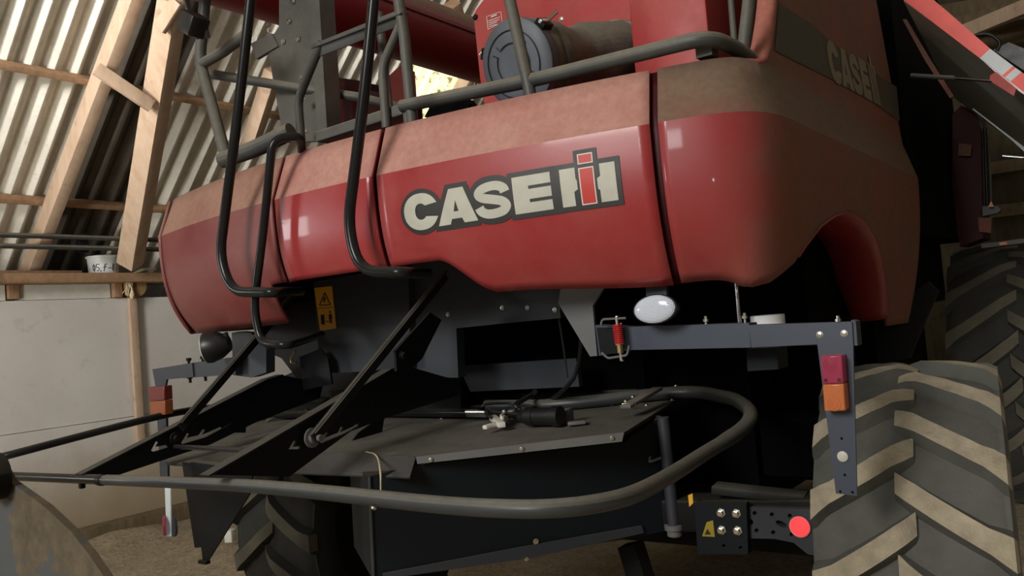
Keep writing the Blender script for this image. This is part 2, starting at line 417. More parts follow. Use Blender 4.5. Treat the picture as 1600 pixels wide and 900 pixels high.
# raking strut, thick, two faces
RP = V((-5.3, 0, 2.83))
def under_roof(px, py, off):
    return hit(px, py, RP+RU*off, V((1.02, 0, -1)))
s0, s1 = at(203, 412, 0, -5.10), under_roof(266, 30, .32)
d = (s1-s0).normalized()
beam('roof_strut', s0, s1+d*.16, .17, .16, 'wood', 'thick pale raking strut standing on the wall plate beside the white bucket', 'strut', up=(.5, -.85, 0))
beam('brace_board', under_roof(150, 107, .24), under_roof(237, 166, .46), .05, .10, 'wood', 'short pale board nailed slantwise between rafter and raking strut', 'board')
beam('roof_strut', under_roof(386, 240, .25), under_roof(428, 110, .25), .13, .13, 'wood', 'pale raking strut behind the dark auger cradle', 'strut', up=(.5, -.85, 0))
o = beam('truss_timber', at(655, 60, 1, 5.6), at(702, -60, 1, 5.6), .14, .2, 'wood', 'pale truss timber above the auger tube, leftmost of the three', 'timber', up=(0, 1, 0))
beam('truss_timber', under_roof(724, 60, .35), under_roof(706, 6, .35), .12, .14, 'woodb', 'brown truss timber above the auger tube, the middle one', 'timber', up=(0, 1, 0))
beam('truss_timber', at(732, 60, 1, 5.6), at(744, -60, 1, 5.6), .1, .12, 'wood', 'pale truss timber beside the red engine cover, rightmost of the three', 'timber', up=(0, 1, 0))
beam('cleat_board', under_roof(277, 2, .42), under_roof(249, 46, .42), .04, .11, 'wood', 'short pale cleat board nailed near the top of the raking strut', 'board')
# right-hand truss work
for a, c, y, w, h, mt_, lb in (((1430, 62), (1640, 8), 8.2, .22, .2, 'woodd', 'thick weathered truss beam, uppermost at the top right'),
                              ((1440, 78), (1600, 12), 7.6, .1, .14, 'wood', 'pale slanting timber above the orange band at the top right'),
                              ((1500, 72), (1660, 44), 8.6, .3, .2, 'woodd', 'thick weathered truss beam just above the opened side door'),
                              ((1440, 30), (1640, -2), 8.8, .24, .2, 'woodd', 'weathered truss beam cut by the top right corner')):
    beam('truss_beam', at(*a, 1, y), at(*c, 1, y)+(at(*c, 1, y)-at(*a, 1, y)).normalized()*2.2, w, h, mt_, lb, 'beam')
# wall head: plate, foam, blocks
beam('wall_plate', (WX-.07, -4, 2.375), (WX-.07, 8.5, 2.375), .40, .085, 'woodb', 'dusty brown timber plate lying along the top of the pale wall', 'timber', bev=.008)
for a, c, lb in ((-1.5, 1.24, 'white foam board strip below the wall plate, left of the small block'), (1.36, 2.16, 'white foam board strip below the wall plate, under the white bucket')):
    m = MB(); m.box((WX-.1, (a+c)/2, 2.265), (.1, c-a, .13)); tag(m.build('foam_board', 'foam'), lb, 'foam board')
beam('timber_block', (WX-.06, 1.30, 2.21), (WX-.06, 1.30, 2.33), .08, .09, 'woodb', 'small upright timber block between the foam strips', 'timber block', up=(0, 1, 0))
beam('timber_block', (WX-.03, 2.21, 2.20), (WX-.03, 2.21, 2.335), .07, .08, 'woodb', 'small upright timber block behind the tied twine', 'timber block', up=(0, 1, 0))
beam('wall_batten', at(206, 466, 0, WX+.0), V((WX, 2.33, .75)), .045, .075, 'wood', 'pale vertical batten nailed to the left wall', 'batten', up=(0, 1, 0))
m = MB(); pc = at(212, 447, 0, WX+.02); m.lathe(pc+V((-.5, 0, 0)), (1, 0, 0), [(0, .105), (.5, .108), (.52, .10)], 20); o = tag(m.build('log', 'woodl'), 'round log end poking out over the top of the pale wall', 'log')
m = MB()
for k in range(7):
    r_ = random.Random(k); w1 = lambda: V((0, r_.uniform(-.03, .03), r_.uniform(-.02, .02)))
    m.tube(spline([at(193+2.2*k, 462-1.5*(k % 3), 0, WX+.06)+w1(), at(199+1.2*k, 442, 0, WX+.07)+w1(), at(206, 431, 0, WX+.08)+w1()*.4, at(222, 422, 0, WX+.07)+w1()*.6, at(240, 420, 0, WX+.03)+w1()], 5), .0045, 6)
m.tube(spline([at(200, 436, 0, WX+.07), at(206, 452, 0, WX+.07), at(206, 467, 0, WX+.07)], 5), [.008]*6+[.014, .02, .024, .02, .012], 8)
tag(m.build('baler_twine', 'string'), 'pale baler twine looped around the log end', 'twine')
for z, lb in ((2.715, 'upper dark steel pipe running along the foot of the roof'), (2.625, 'lower dark steel pipe running along the foot of the roof')):
    m = MB(); m.tube([(-5.06, -4, z), (-5.06, 8, z)], .022, 8); tag(m.build('steel_pipe', 'railgrey'), lb, 'pipe')
m = MB()
m.box((-5.112, 1.80, 2.67), (.05, .09, .17), None, 0, .012)
tag(m.build('pipe_clamp', 'black'), 'dark clamp holding the two steel pipes near the rafter', 'clamp')
# loose lath on the plate
beam('lath', V((WX-.02, .9, 2.435)), V((WX-.02, 1.88, 2.435)), .05, .03, 'woodb', 'thin lath lying on the wall plate left of the bucket', 'lath')
# bucket with hand-written scrawl
bp0 = at(162, 424, 0, WX-.1); R1 = .135
m = MB(); m.lathe((bp0.x, bp0.y, 2.418), (0, 0, 1), [(0, .122), (.003, .126), (.155, .138), (.155, .15), (.17, .15), (.175, .142), (.175, .132), (.02, .118)], 36, cap=False)
m.lathe((bp0.x, bp0.y, 2.419), (0, 0, 1), [(0, .112), (.002, .112)], 36)
bk = tag(m.build('bucket', 'bucket', None, 40), 'white plastic bucket with black scrawl standing on the wall plate', 'bucket')
m = MB(); c0 = V((bp0.x, bp0.y, 2.418))
dirc = (CAM-c0); ang0 = math.atan2(dirc.y, dirc.x)
def onb(u, v):
    a = ang0+u/.135; r = .1275+.08*(v)+.0015; return c0+V((math.cos(a)*r, math.sin(a)*r, v))
# marker strokes: '05; f 1' as it reads
strokes = [[(-.085, .03), (-.095, .06), (-.085, .09), (-.075, .06), (-.085, .03)],
           [(-.03, .09), (-.058, .088), (-.06, .065), (-.04, .06), (-.038, .04), (-.058, .032)],
           [(-.022, .055), (-.02, .05)], [(-.02, .035), (-.026, .02)],
           [(.03, .09), (.015, .085), (.01, .06), (.002, .025)], [(-.005, .06), (.028, .064)],
           [(.04, .05), (.055, .055), (.07, .052)], [(.083, .03), (.086, .095)]]
for st in strokes: m.tube(spline([onb(*p) for p in st], 5), .0035, 6)
attach(m.build('marker_scrawl', 'ink'), bk)

# ------------------------------------------------------------------ floor litter
m = MB()
for k in range(900):
    x = random.uniform(-5, 3); y = random.uniform(-1.5, 4.5); z = .03+.16*math.exp(-((x+5.25)/.35)**2)*.8; a = random.random()*6.28; L = random.uniform(.02, .07)
    dx, dy = math.cos(a)*L, math.sin(a)*L
    m.add([(x-dy*.06, y+dx*.06, z), (x+dx, y+dy, z+.004), (x+dx+dy*.08, y+dy-dx*.08, z+.003), (x+dy*.08, y-dx*.08, z+.002)], [(0, 1, 2, 3)])
tag(m.build('floor_chaff', 'string', fix=False), 'loose pale straw chaff scattered over the dirt floor', 'chaff', kind='stuff')
# ------------------------------------------------------------------ foreground implement, lower left
Y0 = -.85
m = MB()
out = [(-60, 690), (5, 735), (14, 752), (70, 792), (112, 832), (140, 868), (172, 915), (190, 960), (-60, 960)]
m.plate(PX(out, 1, Y0), (0, 1, 0), .025)
imp = empty("cultivator_leg", (at(60, 900, 1, Y0).x, Y0, 0)); tag(imp, 'mud-caked grey steel implement leg in the lower left corner', 'farm implement')
m.build('leg_plate', 'mud', imp, 30)
m = MB(); pv = at(-8, 745, 1, Y0-.03); m.lathe(pv, (0, -1, 0), [(-.02, .075), (.02, .075), (.03, .06), (.05, .055)], 20); m.build('pivot_hub', 'engine', imp)
m = MB(); m.bar(at(60, 958, 1, Y0+.06), (at(60, 958, 1, Y0+.06).x, Y0+.06, 0), .5, .12, (0, 1, 0)); m.build('shank', 'mud', imp)

m = MB(); m.box(at(361, 846, 2, .03)+V((0, 0, .05)), (.07, .09, .10), Matrix.Rotation(.4, 3, 'Z'), 0, .008); tag(m.build('white_block', 'foam'), 'small white block on the floor beside the left rear wheel', 'block')
# ================================================================== THE COMBINE
CB = tag(empty('combine_harvester', (0, 1.2, 0)), 'big dusty red combine harvester seen from its right rear corner, parked in the barn', 'combine harvester')
# ---- body outline (plan) and profile
_c0, _c1, _c2, _c3 = V((1.2, .144)), V((1.435, .20)), V((1.5, .225)), V((1.5, .52))
def bez(t): return _c0*(1-t)**3+_c1*3*t*(1-t)**2+_c2*3*t*t*(1-t)+_c3*t**3
def dbez(t): return (_c1-_c0)*3*(1-t)**2+(_c2-_c1)*6*t*(1-t)+(_c3-_c2)*3*t*t
LC = sum((bez((i+1)/60)-bez(i/60)).length for i in range(60))
def outl(s):
    """plan position, outward normal, 0..1 weight of the side"""
    if s <= 1.2:
        n = V((.2*s, -1)).normalized(); return V((s, .1*s*s)), n, 0.
    if s <= 1.2+LC:
        t = (s-1.2)/LC; p = bez(t); d = dbez(t).normalized(); return p, V((d.y, -d.x)), t*t*(3-2*t)
    return V((1.5, .52+s-1.2-LC)), V((1, 0)), 1.
def inset(z, w):
    if z > 2.207:
        a = (z-2.207)*.39 if z < 2.385 else .0694+(z-2.385)*.1
        b = (z-2.207)*.30 if z < 2.39 else .0549+(z-2.39)*.07
    else:
        d = 2.207-z; a = 1.3*d**3 if d < .48 else .1438+(d-.48)*1.6; b = .22*d*d
        if d > .48: b += (d-.48)*.25*0
    return a*(1-w)+b*w
def S(s, z, lift=0.):
    p, n, w = outl(s); k = lift-inset(z, w); q = p+n*k
    return V((q.x, q.y, z))
def s_of_y(y): return 1.2+LC+(y-.52)
def panel(name, s0, s1, zb, zt, mat, ds=.035, parent=CB, breaks=(), solid=.014):
    ss = [s0+(s1-s0)*i/max(1, int((s1-s0)/ds)) for i in range(int((s1-s0)/ds)+1)]+list(breaks); ss = sorted(set(ss))
    m = MB(); vs = []; fs = []
    n1, n2, n3 = 16, 3, 8; H = n1+n2+n3+1
    for s in ss:
        b_, t_ = zb(s), zt(s); c_ = min(2.385, t_)
        zs = [b_+(2.207-b_)*i/n1 for i in range(n1)]+[2.207+(c_-2.207)*i/n2 for i in range(n2)]+[c_+(t_-c_)*i/n3 for i in range(n3+1)]
        vs += [S(s, z) for z in zs]
    for i in range(len(ss)-1):
        for j in range(H-1):
            a = i*H+j; q = (a, a+H, a+H+1, a+1)
            if (vs[a+1]-vs[a]).length < 1e-5 and (vs[a+H+1]-vs[a+H]).length < 1e-5: continue
            fs.append(q)
    m.add(vs, fs); o = m.build(name, mat, None, 14, 0, fix=False)
    bm = bmesh.new(); bm.from_mesh(o.data); bmesh.ops.remove_doubles(bm, verts=list(bm.verts), dist=1e-5); bm.to_mesh(o.data); bm.free()
    o.data.shade_smooth(); o.data.set_sharp_from_angle(angle=math.radians(14))
    attach(o, parent)
    if solid:
        md = o.modifiers.new('thickness', 'SOLIDIFY'); md.thickness = solid; md.offset = -1
    return o
def sm(x, a, b): t = max(0, min(1, (x-a)/(b-a))); return t*t*(3-2*t)
def zb_rear(s):
    if s < .41: return 1.732+(1.888-1.732)*sm(s, -.52, -.47)
    return 1.888-.125*sm(s, .41, .60)-.033*sm(s, .6, 1.2)
TOP = lambda s: 2.385
g = .011
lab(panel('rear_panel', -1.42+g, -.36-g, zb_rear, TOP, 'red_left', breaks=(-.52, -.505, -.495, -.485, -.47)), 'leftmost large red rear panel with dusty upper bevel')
lab(panel('rear_panel', -.36+g, .194-g, zb_rear, TOP, 'red'), 'narrow red rear panel behind the ladder rails')
mainp = panel('rear_panel', .194+g, 1.2-g, zb_rear, TOP, 'red', breaks=(.43, .45, .47, .53, .55))
lab(mainp, 'wide red rear panel carrying the big maker lettering')
# left end piece, wrapping to the far side
m = MB(); vs = []; fs = []
zs = [1.735+.472*i/12 for i in range(12)]+[2.207, 2.26, 2.32, 2.385]
prof = [(-1.42-g, 0), (-1.46, .012), (-1.495, .05), (-1.515, .14), (-1.52, .4), (-1.52, 1.6)]
for x, dy in prof:
    for z in zs: vs.append((x + inset(z, 0)*(.0 if dy < .1 else .5), .1*1.42**2+dy+inset(z, 0)*(1 if dy < .1 else .3), z))
for i in range(len(prof)-1):
    for j in range(len(zs)-1): a = i*len(zs)+j; fs.append((a, a+1, a+len(zs)+1, a+len(zs)))
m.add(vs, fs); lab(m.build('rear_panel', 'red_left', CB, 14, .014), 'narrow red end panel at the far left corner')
# dark joints behind the gaps
for x, hi in ((-1.42, 1.735), (-.36, 1.885), (.194, 1.885), (1.2, 1.733)):
    m = MB(); zs = [hi+(2.38-hi)*i/14 for i in range(15)]; vs = []
    for z in zs:
        for dx in (-.03, .03): vs.append(S(x+dx, z, -.022))
    m.add(vs, [(2*i, 2*i+1, 2*i+3, 2*i+2) for i in range(14)]); m.build('panel_joint', 'maroon', CB, 30, .01)
# side panel round the right corner, wheel arch, swept upper edge
SE = 2.5
def zb_side(s):
    y = .52+s-1.2-LC
    base = 1.732
    if y < .30: return 1.735-.03*sm(y, .05, .3)
    k = [(.30, 1.70), (.40, 1.712), (.50, 1.76), (.62, 1.825), (.78, 1.895), (.95, 1.938), (1.10, 1.957), (1.25, 1.958), (1.40, 1.935), (1.55, 1.885), (1.70, 1.80), (1.82, 1.705), (1.92, 1.61), (1.98, 1.55), (2.02, 1.5), (2.6, 1.49)]
    for (a, za), (b_, zc) in zip(k, k[1:]):
        if a <= y <= b_: return za+(zc-za)*(y-a)/(b_-a)
    return 1.49
_e = [at(1190, 104, 0, 1.443), at(1199, 92, 0, 1.442), at(1205, 70, 0, 1.44), at(1211, 35, 0, 1.436), at(1216, 0, 0, 1.433)]
EDGE = [(_e[0].y-.03, 2.385)]+[(q.y, max(2.386, q.z)) for q in _e]
def zt_side(s):
    p, n, w = outl(s); y = p.y
    if s < 1.21+LC*.35 or y < EDGE[0][0]: return 2.385
    for (ya, za), (yb_, zc) in zip(EDGE, EDGE[1:]):
        if ya <= y <= yb_: return za+(zc-za)*(y-ya)/(yb_-ya)
    return 2.385 if y < EDGE[0][0] else min(3.35, EDGE[-1][1]+(y-EDGE[-1][0])*1.9)
sp = panel('side_panel', 1.2+g, s_of_y(SE), zb_side, zt_side, 'red_side', ds=.02)
lab(sp, 'dust-covered red side panel with a wheel arch, wrapping round the right rear corner')
# rim along the swept edge
m = MB(); vs = []; rows = []
ys = [EDGE[0][0]+.004+.018*i for i in range(36)]
for y in ys:
    s = s_of_y(y) if y > .52 else None
    if s is None:
        lo, hi = 1.2, 1.2+LC
        for _ in range(30):
            md_ = (lo+hi)/2
            if outl(md_)[0].y < y: lo = md_
            else: hi = md_
        s = lo
    z = zt_side(s); P = S(s, z); vs += [P+V((.004, -.004, 0)), P+V((-.012, -.014, .01)), P+V((-.035, -.018, .016)), P+V((-.06, -.006, .016)), P+V((-.072, .02, .016))]
m.add(vs, [(5*i+j, 5*i+j+1, 5*i+j+6, 5*i+j+5) for i in range(len(ys)-1) for j in range(4)])
attach(m.build('panel_rim', 'red_rear', None, 50, .008), sp)
lab(bpy.data.objects['panel_rim'], 'pinkish lit rolled rim of the side panel')
# wheel-arch flange
m = MB(); vs = []; k = 48
for i in range(k+1):
    y = .56+(1.99-.56)*i/k; s = s_of_y(y) if y > .52 else None
    if s is None:
        lo, hi = 1.2, 1.2+LC
        for _ in range(30):
            md_ = (lo+hi)/2
            if outl(md_)[0].y < y: lo = md_
            else: hi = md_
        s = lo
    P = S(s, zb_side(s)); vs += [P, P+V((-.05, 0, -.004)), P+V((-.20, 0, -.012))]
m.add(vs, [(3*i+j, 3*i+j+1, 3*i+j+4, 3*i+j+3) for i in range(k) for j in range(2)])
attach(m.build('arch_flange', 'red', None, 40, .006), sp)

# ---- decals ------------------------------------------------------------
def decal(name, polys, mats, parent, smap, cuts_u, cuts_v, lift):
    """polys: list of (outer, holes, material index, extra lift) in (s,z)"""
    bm = bmesh.new(); lays = {}
    vs_all = []; fs_all = []; ms = []
    for outer, holes, mi, ex in polys:
        loops = [[V((u, v, 0)) for u, v in outer]]+[[V((u, v, 0)) for u, v in h] for h in holes]
        flatp = [p for l in loops for p in l]
        b2 = bmesh.new(); bv = [b2.verts.new(p) for p in flatp]
        for t in geometry.tessellate_polygon(loops):
            try: b2.faces.new([bv[i] for i in t])
            except ValueError: pass
        for c in cuts_u: bmesh.ops.bisect_plane(b2, geom=list(b2.verts)+list(b2.edges)+list(b2.faces), plane_co=(c, 0, 0), plane_no=(1, 0, 0))
        for c in cuts_v: bmesh.ops.bisect_plane(b2, geom=list(b2.verts)+list(b2.edges)+list(b2.faces), plane_co=(0, c, 0), plane_no=(0, 1, 0))
        b2.verts.index_update(); o = len(vs_all)
        vs_all += [smap(v.co.x, v.co.y, lift+ex) for v in b2.verts]
        for f in b2.faces: fs_all.append(tuple(v.index+o for v in f.verts)); ms.append(mi)
        b2.free()
    bm.free()
    q = MB(); q.v = [tuple(v) for v in vs_all]; q.f = fs_all; q.m = ms
    return q.build(name, mats, parent, 40, fix=True)
def ell(cx, cy, rx, ry, a0, a1, n=24, p=1.0):
    out = []
    for i in range(n+1):
        a = math.radians(a0+(a1-a0)*i/n); c, s_ = math.cos(a), math.sin(a)
        out.append((cx+rx*math.copysign(abs(c)**p, c), cy+ry*math.copysign(abs(s_)**p, s_)))
    return out
def stroke(pts, w):
    """flat-ended thick stroke polygon along a smooth 2D path"""
    P = [V((x, y, 0)) for x, y in pts]; P = spline(P, 7); L = []; R = []
    for i, p in enumerate(P):
        t = (P[min(i+1, len(P)-1)]-P[max(i-1, 0)]).normalized(); n = V((-t.y, t.x, 0)); L.append((p+n*w/2)); R.append((p-n*w/2))
    return [(p.x, p.y) for p in L]+[(p.x, p.y) for p in reversed(R)]
def glyphs():
    """letters on a 0..1 box each: list of (outer, holes)"""
    ou = ell(.5, .5, .5, .53, 33, 327, 30, .92); inn = ell(.5, .5, .165, .235, 327, 33, 22, .9)
    C_ = ou + [(.99, .335)] + [(.60, .36)] + inn[1:-1] + [(.60, .64), (.99, .665)]
    C_ = ou[:] + [(.985, .30)] + [(.64, .345)] + inn[2:-2] + [(.64, .655), (.985, .70)]
    A_ = ([(0, 0), (.355, 1), (.72, 1), (1, 0), (.665, 0), (.615, .145), (.36, .145), (.31, 0)], [[(.43, .345), (.555, .345), (.50, .66)]])
    S_ = stroke([(.85, .665), (.81, .78), (.66, .865), (.46, .875), (.25, .82), (.155, .70), (.25, .585), (.5, .51), (.74, .43), (.845, .30), (.76, .17), (.55, .12), (.34, .13), (.19, .215), (.135, .335)], .25)
    E_ = [(0, 0), (1, 0), (1, .27), (.42, .27), (.42, .36), (1, .36), (1, .63), (.42, .63), (.42, .72), (1, .72), (1, 1), (0, 1)]
    return [(C_, []), A_, (S_, []), (E_, [])]
ZB, ZT = 1.997, 2.113
def UX(px, v=.5):
    return at(px, 331-(px-690)*.168-(v-.5)*58, 1, .04).x
def place(poly, x0, x1): return [(x0+(x1-x0)*u, ZB+(ZT-ZB)*v) for u, v in poly]
def grow_box(x0, x1, z0, z1, e): return [(x0-e, z0-e), (x1+e, z0-e), (x1+e, z1+e), (x0-e, z1+e)]
polys = []; back = []
spans = [(UX(641), UX(690)), (UX(688), UX(744.5)), (UX(741.5), UX(795)), (UX(798), UX(852))]
for (o_, h_), (x0, x1) in zip(glyphs(), spans):
    polys.append((place(o_, x0, x1), [place(h, x0, x1) for h in h_], 0, .0016))
e = .016; h = ZT-ZB
(c0_, c1_), (a0_, a1_), (q0_, q1_), (e0_, e1_) = spans
back.append(([((c0_+c1_)/2+((c1_-c0_)/2+e)*math.cos(t*math.pi/16), (ZB+ZT)/2+(h*.53+e)*math.sin(t*math.pi/16)) for t in range(32)], [], 1, 0.))
back.append(([(a0_-e, ZB-e), (a1_+e*.4, ZB-e), (a1_+e*.4, ZB+.03), (a0_+(a1_-a0_)*.72+e*.8, ZT+e), (a0_+(a1_-a0_)*.355-e*.8, ZT+e), (a0_-e*.4, ZB+.03)], [], 1, .0002))
back.append(([((q0_+q1_)/2+((q1_-q0_)/2+e)*math.copysign(abs(math.cos(t*math.pi/16))**.8, math.cos(t*math.pi/16)), (ZB+ZT)/2+(h*.53+e)*math.copysign(abs(math.sin(t*math.pi/16))**.8, math.sin(t*math.pi/16))) for t in range(32)], [], 1, .0004))
back.append((grow_box(e0_, e1_, ZB, ZT, e), [], 1, .0006))
# IH emblem: two bars with inner notches and the red figure with its dot
i0, i1, r0, r1, j0, j1 = UX(865.5), UX(889), UX(892.5), UX(914), UX(917.5), UX(944)
hz = lambda t: ZB+h*t
nt_ = (i1-i0)*.22
polys.append(([(i0, hz(0)), (i1-nt_, hz(0)), (i1-nt_, hz(.37)), (i1, hz(.42)), (i1, hz(.66)), (i1-nt_*.3, hz(.70)), (i1-nt_*.3, hz(1)), (i0, hz(1))], [], 0, .0016))
polys.append(([(j0, hz(0)), (j1, hz(0)), (j1, hz(1)), (j0+nt_*.5, hz(1)), (j0+nt_*.5, hz(.68)), (j0, hz(.63)), (j0, hz(.40)), (j0+nt_*.5, hz(.36)), (j0+nt_*.5, hz(0))][:3]+[(j0+nt_*.9, hz(1)), (j0+nt_*.9, hz(.68)), (j0, hz(.63)), (j0, hz(.36)), (j0+nt_*.5, hz(.32)), (j0+nt_*.5, hz(0))], [], 0, .0016))
wb = .0035
for za, zc in ((-.01, .965), (1.06, 1.33)):
    polys.append((grow_box(r0, r1, hz(za), hz(zc), 0), [], 3, .0014)); polys.append((grow_box(r0, r1, hz(za), hz(zc), -wb), [], 2, .0022))
back.append((grow_box(i0, j1, ZB, ZT, e*.95), [], 1, .0008)); back.append((grow_box(r0, r1, ZB, hz(1.33), e*.8), [], 1, .0009))
back.append(([(e1_, ZB-e), (i0, ZB-e), (i0, ZT-.012), (e1_, ZT-.012)], [], 1, .0007))
cu = [.25+.04*i for i in range(24)]; cv = [1.96+.02*i for i in range(12)]
o = decal('maker_decal', back+polys, ['cream', 'decalblack', 'decalred', 'white_ink'], mainp, lambda u, v, l: S(u, v, l), cu, cv, .002)
lab(o, 'black-edged cream CASE IH lettering with a red figure in the emblem')
# side decal: dusty stripe and letters
def side_uv(px, py):
    """survey on the side surface"""
    x = 1.45
    for _ in range(4):
        p = at(px, py, 0, x); x = 1.5-inset(p.z, 1.)
    return (s_of_y(p.y), p.z)
band = [side_uv(*p) for p in ((1216, 5), (1270, 40), (1300, 68), (1362, 112), (1400, 136))]
bandl = [side_uv(*p) for p in ((1405, 190), (1364, 160), (1293, 121), (1240, 95), (1209, 79))]
sd = [(band+bandl, [], 0, 0.)]
b0, b1 = side_uv(1298, 125), side_uv(1375, 166); t0_, t1_ = side_uv(1299, 70), side_uv(1378, 116)
def sq(u, v):
    s_ = b0[0]+(b1[0]-b0[0])*u; return (s_+.0, b0[1]+(b1[1]-b0[1])*u+((t0_[1]-b0[1])*(1-u)+(t1_[1]-b1[1])*u)*v)
for (o_, h_), (x0, x1) in zip(glyphs(), ((0, .21), (.2, .42), (.41, .62), (.63, .80))):
    sd.append(([sq(x0+(x1-x0)*u, v) for u, v in o_], [[sq(x0+(x1-x0)*u, v) for u, v in hh] for hh in h_], 1, .0015))
for x0, x1, za, zc in ((.84, .885, 0, 1), (.90, .94, 0, 1.25), (.955, 1, 0, 1)):
    sd.append(([sq(x0, za), sq(x1, za), sq(x1, zc), sq(x0, zc)], [], 1, .0015))
o = decal('side_decal', sd, ['side_decal', 'side_letter'], sp, lambda u, v, l: S(u, v, l), [1.5+.08*i for i in range(32)], [2.385]+[2.3+.06*i for i in range(12)], .003)
lab(o, 'faded grey-green band with faint CASE IH letters under dust')

# ---- inner body: dark machinery behind the panels ------------------------------
m = MB()
m.box((0, 2.95, 1.95), (2.5, 3.3, .78))            # straw-walker body
m.box((-.15, .98, 2.1), (2.3, .5, .5))
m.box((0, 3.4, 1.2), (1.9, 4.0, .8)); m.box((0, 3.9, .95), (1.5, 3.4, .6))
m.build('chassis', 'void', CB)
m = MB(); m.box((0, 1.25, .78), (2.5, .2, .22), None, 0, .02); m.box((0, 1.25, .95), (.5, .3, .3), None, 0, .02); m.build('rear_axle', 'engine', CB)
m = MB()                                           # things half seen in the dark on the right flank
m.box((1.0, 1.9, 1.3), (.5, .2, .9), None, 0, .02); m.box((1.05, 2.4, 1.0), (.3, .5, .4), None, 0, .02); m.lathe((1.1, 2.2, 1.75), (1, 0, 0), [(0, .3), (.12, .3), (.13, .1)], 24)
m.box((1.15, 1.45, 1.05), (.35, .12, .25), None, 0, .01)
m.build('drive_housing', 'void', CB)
m = MB(); m.box((-.1, 1.35, 2.33), (2.4, 1.9, .03)); lab(m.build('rear_deck', 'red_rear', CB), 'red top deck behind the rear panels')
m = MB(); m.plate(PX([(663, 183), (672, 166), (700, 156), (728, 154), (734, 162), (730, 172)], 1, .52), (0, 1, 0), .05); m.build('deck_recess', 'void', CB)  # black plate stands in for the shade inside the deck slot

# ---- rear hood plates -----------------------------------------------------------------------------------
Yh = .62
m = MB(); m.plate(PX([(490, 440), (632, 415), (638, 430), (642, 574), (545, 582), (500, 583)], 1, Yh), (0, 1, 0), .1); hood = m.build('chopper_hood', 'slated', CB)
m = MB(); m.plate(PX([(418, 445), (492, 430), (501, 560), (470, 600), (440, 560), (412, 548)], 1, Yh+.14), (0, 1, 0), .06); m.build('hood_side', 'blackd', CB)
m = MB(); m.plate(PX([(470, 575), (720, 560), (720, 660), (410, 670), (418, 600)], 1, 1.02), (0, 1, 0), .06); m.build('hood_skirt', 'black', CB)
Yc = .66
m = MB(); m.plate(PX([(625, 400), (740, 400), (900, 410), (900, 455), (874, 470), (876, 497), (790, 505), (713, 513), (716, 590), (640, 590), (634, 470)], 1, Yc), (0, 1, 0), .05); cov = m.build('rear_cover', 'slated', CB)
for p in ((785, 481), (824, 481), (867, 484), (700, 491)): bolt(at(*p, 1, Yc), (0, -1, 0), .008, cov)
m = MB(); m.plate(PX([(716, 572), (900, 560), (905, 604), (735, 612)], 1, .95), (0, 1, 0), .03); m.build('lower_crossplate', 'slated', CB)
m = MB(); m.plate(PX([(700, 500), (1000, 480), (1010, 640), (700, 640)], 1, 1.2), (0, 1, 0), .05); m.build('chopper_mouth', 'void', CB)  # flat black sheet painted as the shade of the opening
# warning sticker
m = MB(); ys_ = Yh-.006
m.plate(PX([(491, 450), (518, 447), (525, 513), (500, 517)], 1, ys_), (0, 1, 0), .004)
st = m.build('warning_sticker', 'yellow', None); attach(st, hood); lab(st, 'yellow warning sticker with a triangle and a keep-away figure')
m = MB()
def ink(pl): m.plate(PX(pl, 1, ys_-.002), (0, 1, 0), .002)
def seg2(a, b_, w=1.0):
    a = V((*a, 0)); b_ = V((*b_, 0)); d = (b_-a).normalized(); n = V((-d.y, d.x, 0))*w/2; ink([(p.x, p.y) for p in (a+n, b_+n, b_-n, a-n)])
T = [(507, 457), (499, 477), (516, 476)]
for i in range(3): seg2(T[i], T[(i+1) % 3], 1.3)
seg2((507, 464), (506, 472), 1.8); seg2((504, 468), (509, 467), 1.2)
seg2((496, 482), (520, 480), .7)
ink([(501, 492), (506, 491.5), (507, 507), (502, 507)])
ink([(513.5, 491), (518, 490.5), (518.5, 498), (514, 498.5)]); seg2((515, 498), (515.5, 505), 1.4); seg2((517.6, 498), (518, 505), 1.4)
ink([(514.2, 486), (516.5, 485.8), (516.6, 489), (514.4, 489.2)]); seg2((508.5, 502.5), (513, 502), 1.2)
attach(m.build('sticker_pictogram', 'ink'), hood)

# ---- tubes: ladder -------------------------------------------------------------------------------------------
ladder = empty('access_ladder', at(500, 400, 1, -.08), CB); lab(ladder, 'black tubular access ladder folded up over the rear panels')
def tube_part(name, pts, r, mat, parent, n=14, seg=6):
    m = MB(); m.tube(pts, r, n); return m.build(name, mat, parent, 50)
ya = -.09
P = lambda x, y, yy=ya: at(x, y, 1, yy)
tube_part('side_rail', path([P(608, -260), P(572, 130), P(543, 352), P(562, 424), P(632, 426), P(668, 427, .25)], [0, .3, .09, .09, .05, 0]), .0195, 'gloss', ladder)
tube_part('side_rail', path([P(420, -260), P(374, 160), P(343, 400), P(362, 456), P(430, 457), P(470, 455, .25)], [0, .3, .09, .09, .05, 0]), .0195, 'gloss', ladder)
tube_part('step_rail', path([P(472, 240, .1), P(470, 213, .02), P(426, 216, -.06), P(413, 350, -.06), P(396, 480, -.06), P(408, 536, -.06), P(450, 540, -.06), P(502, 522, .3)], [0, .03, .05, .3, .08, .05, .06, 0]), .0165, 'gloss', ladder)
frame = empty('platform_rails', at(470, 150, 1, .25), CB); lab(frame, 'dusty dark grey platform railing behind the ladder')
yb = .22
Q = lambda x, y, yy=yb: at(x, y, 1, yy)
tube_part('rail', path([Q(339, -220), Q(312, 95), Q(330, 160), Q(353, 245)], [0, .06, .02, 0]), .026, 'railgrey', frame)
tube_part('rail', [Q(311, 103), Q(350, 80), Q(387, 52)], .024, 'railgrey', frame)
tube_part('rail', [Q(318, 114, .3), Q(480, 140, .5), Q(560, 152, .6), Q(640, 172, .7)], .022, 'railgrey', frame)
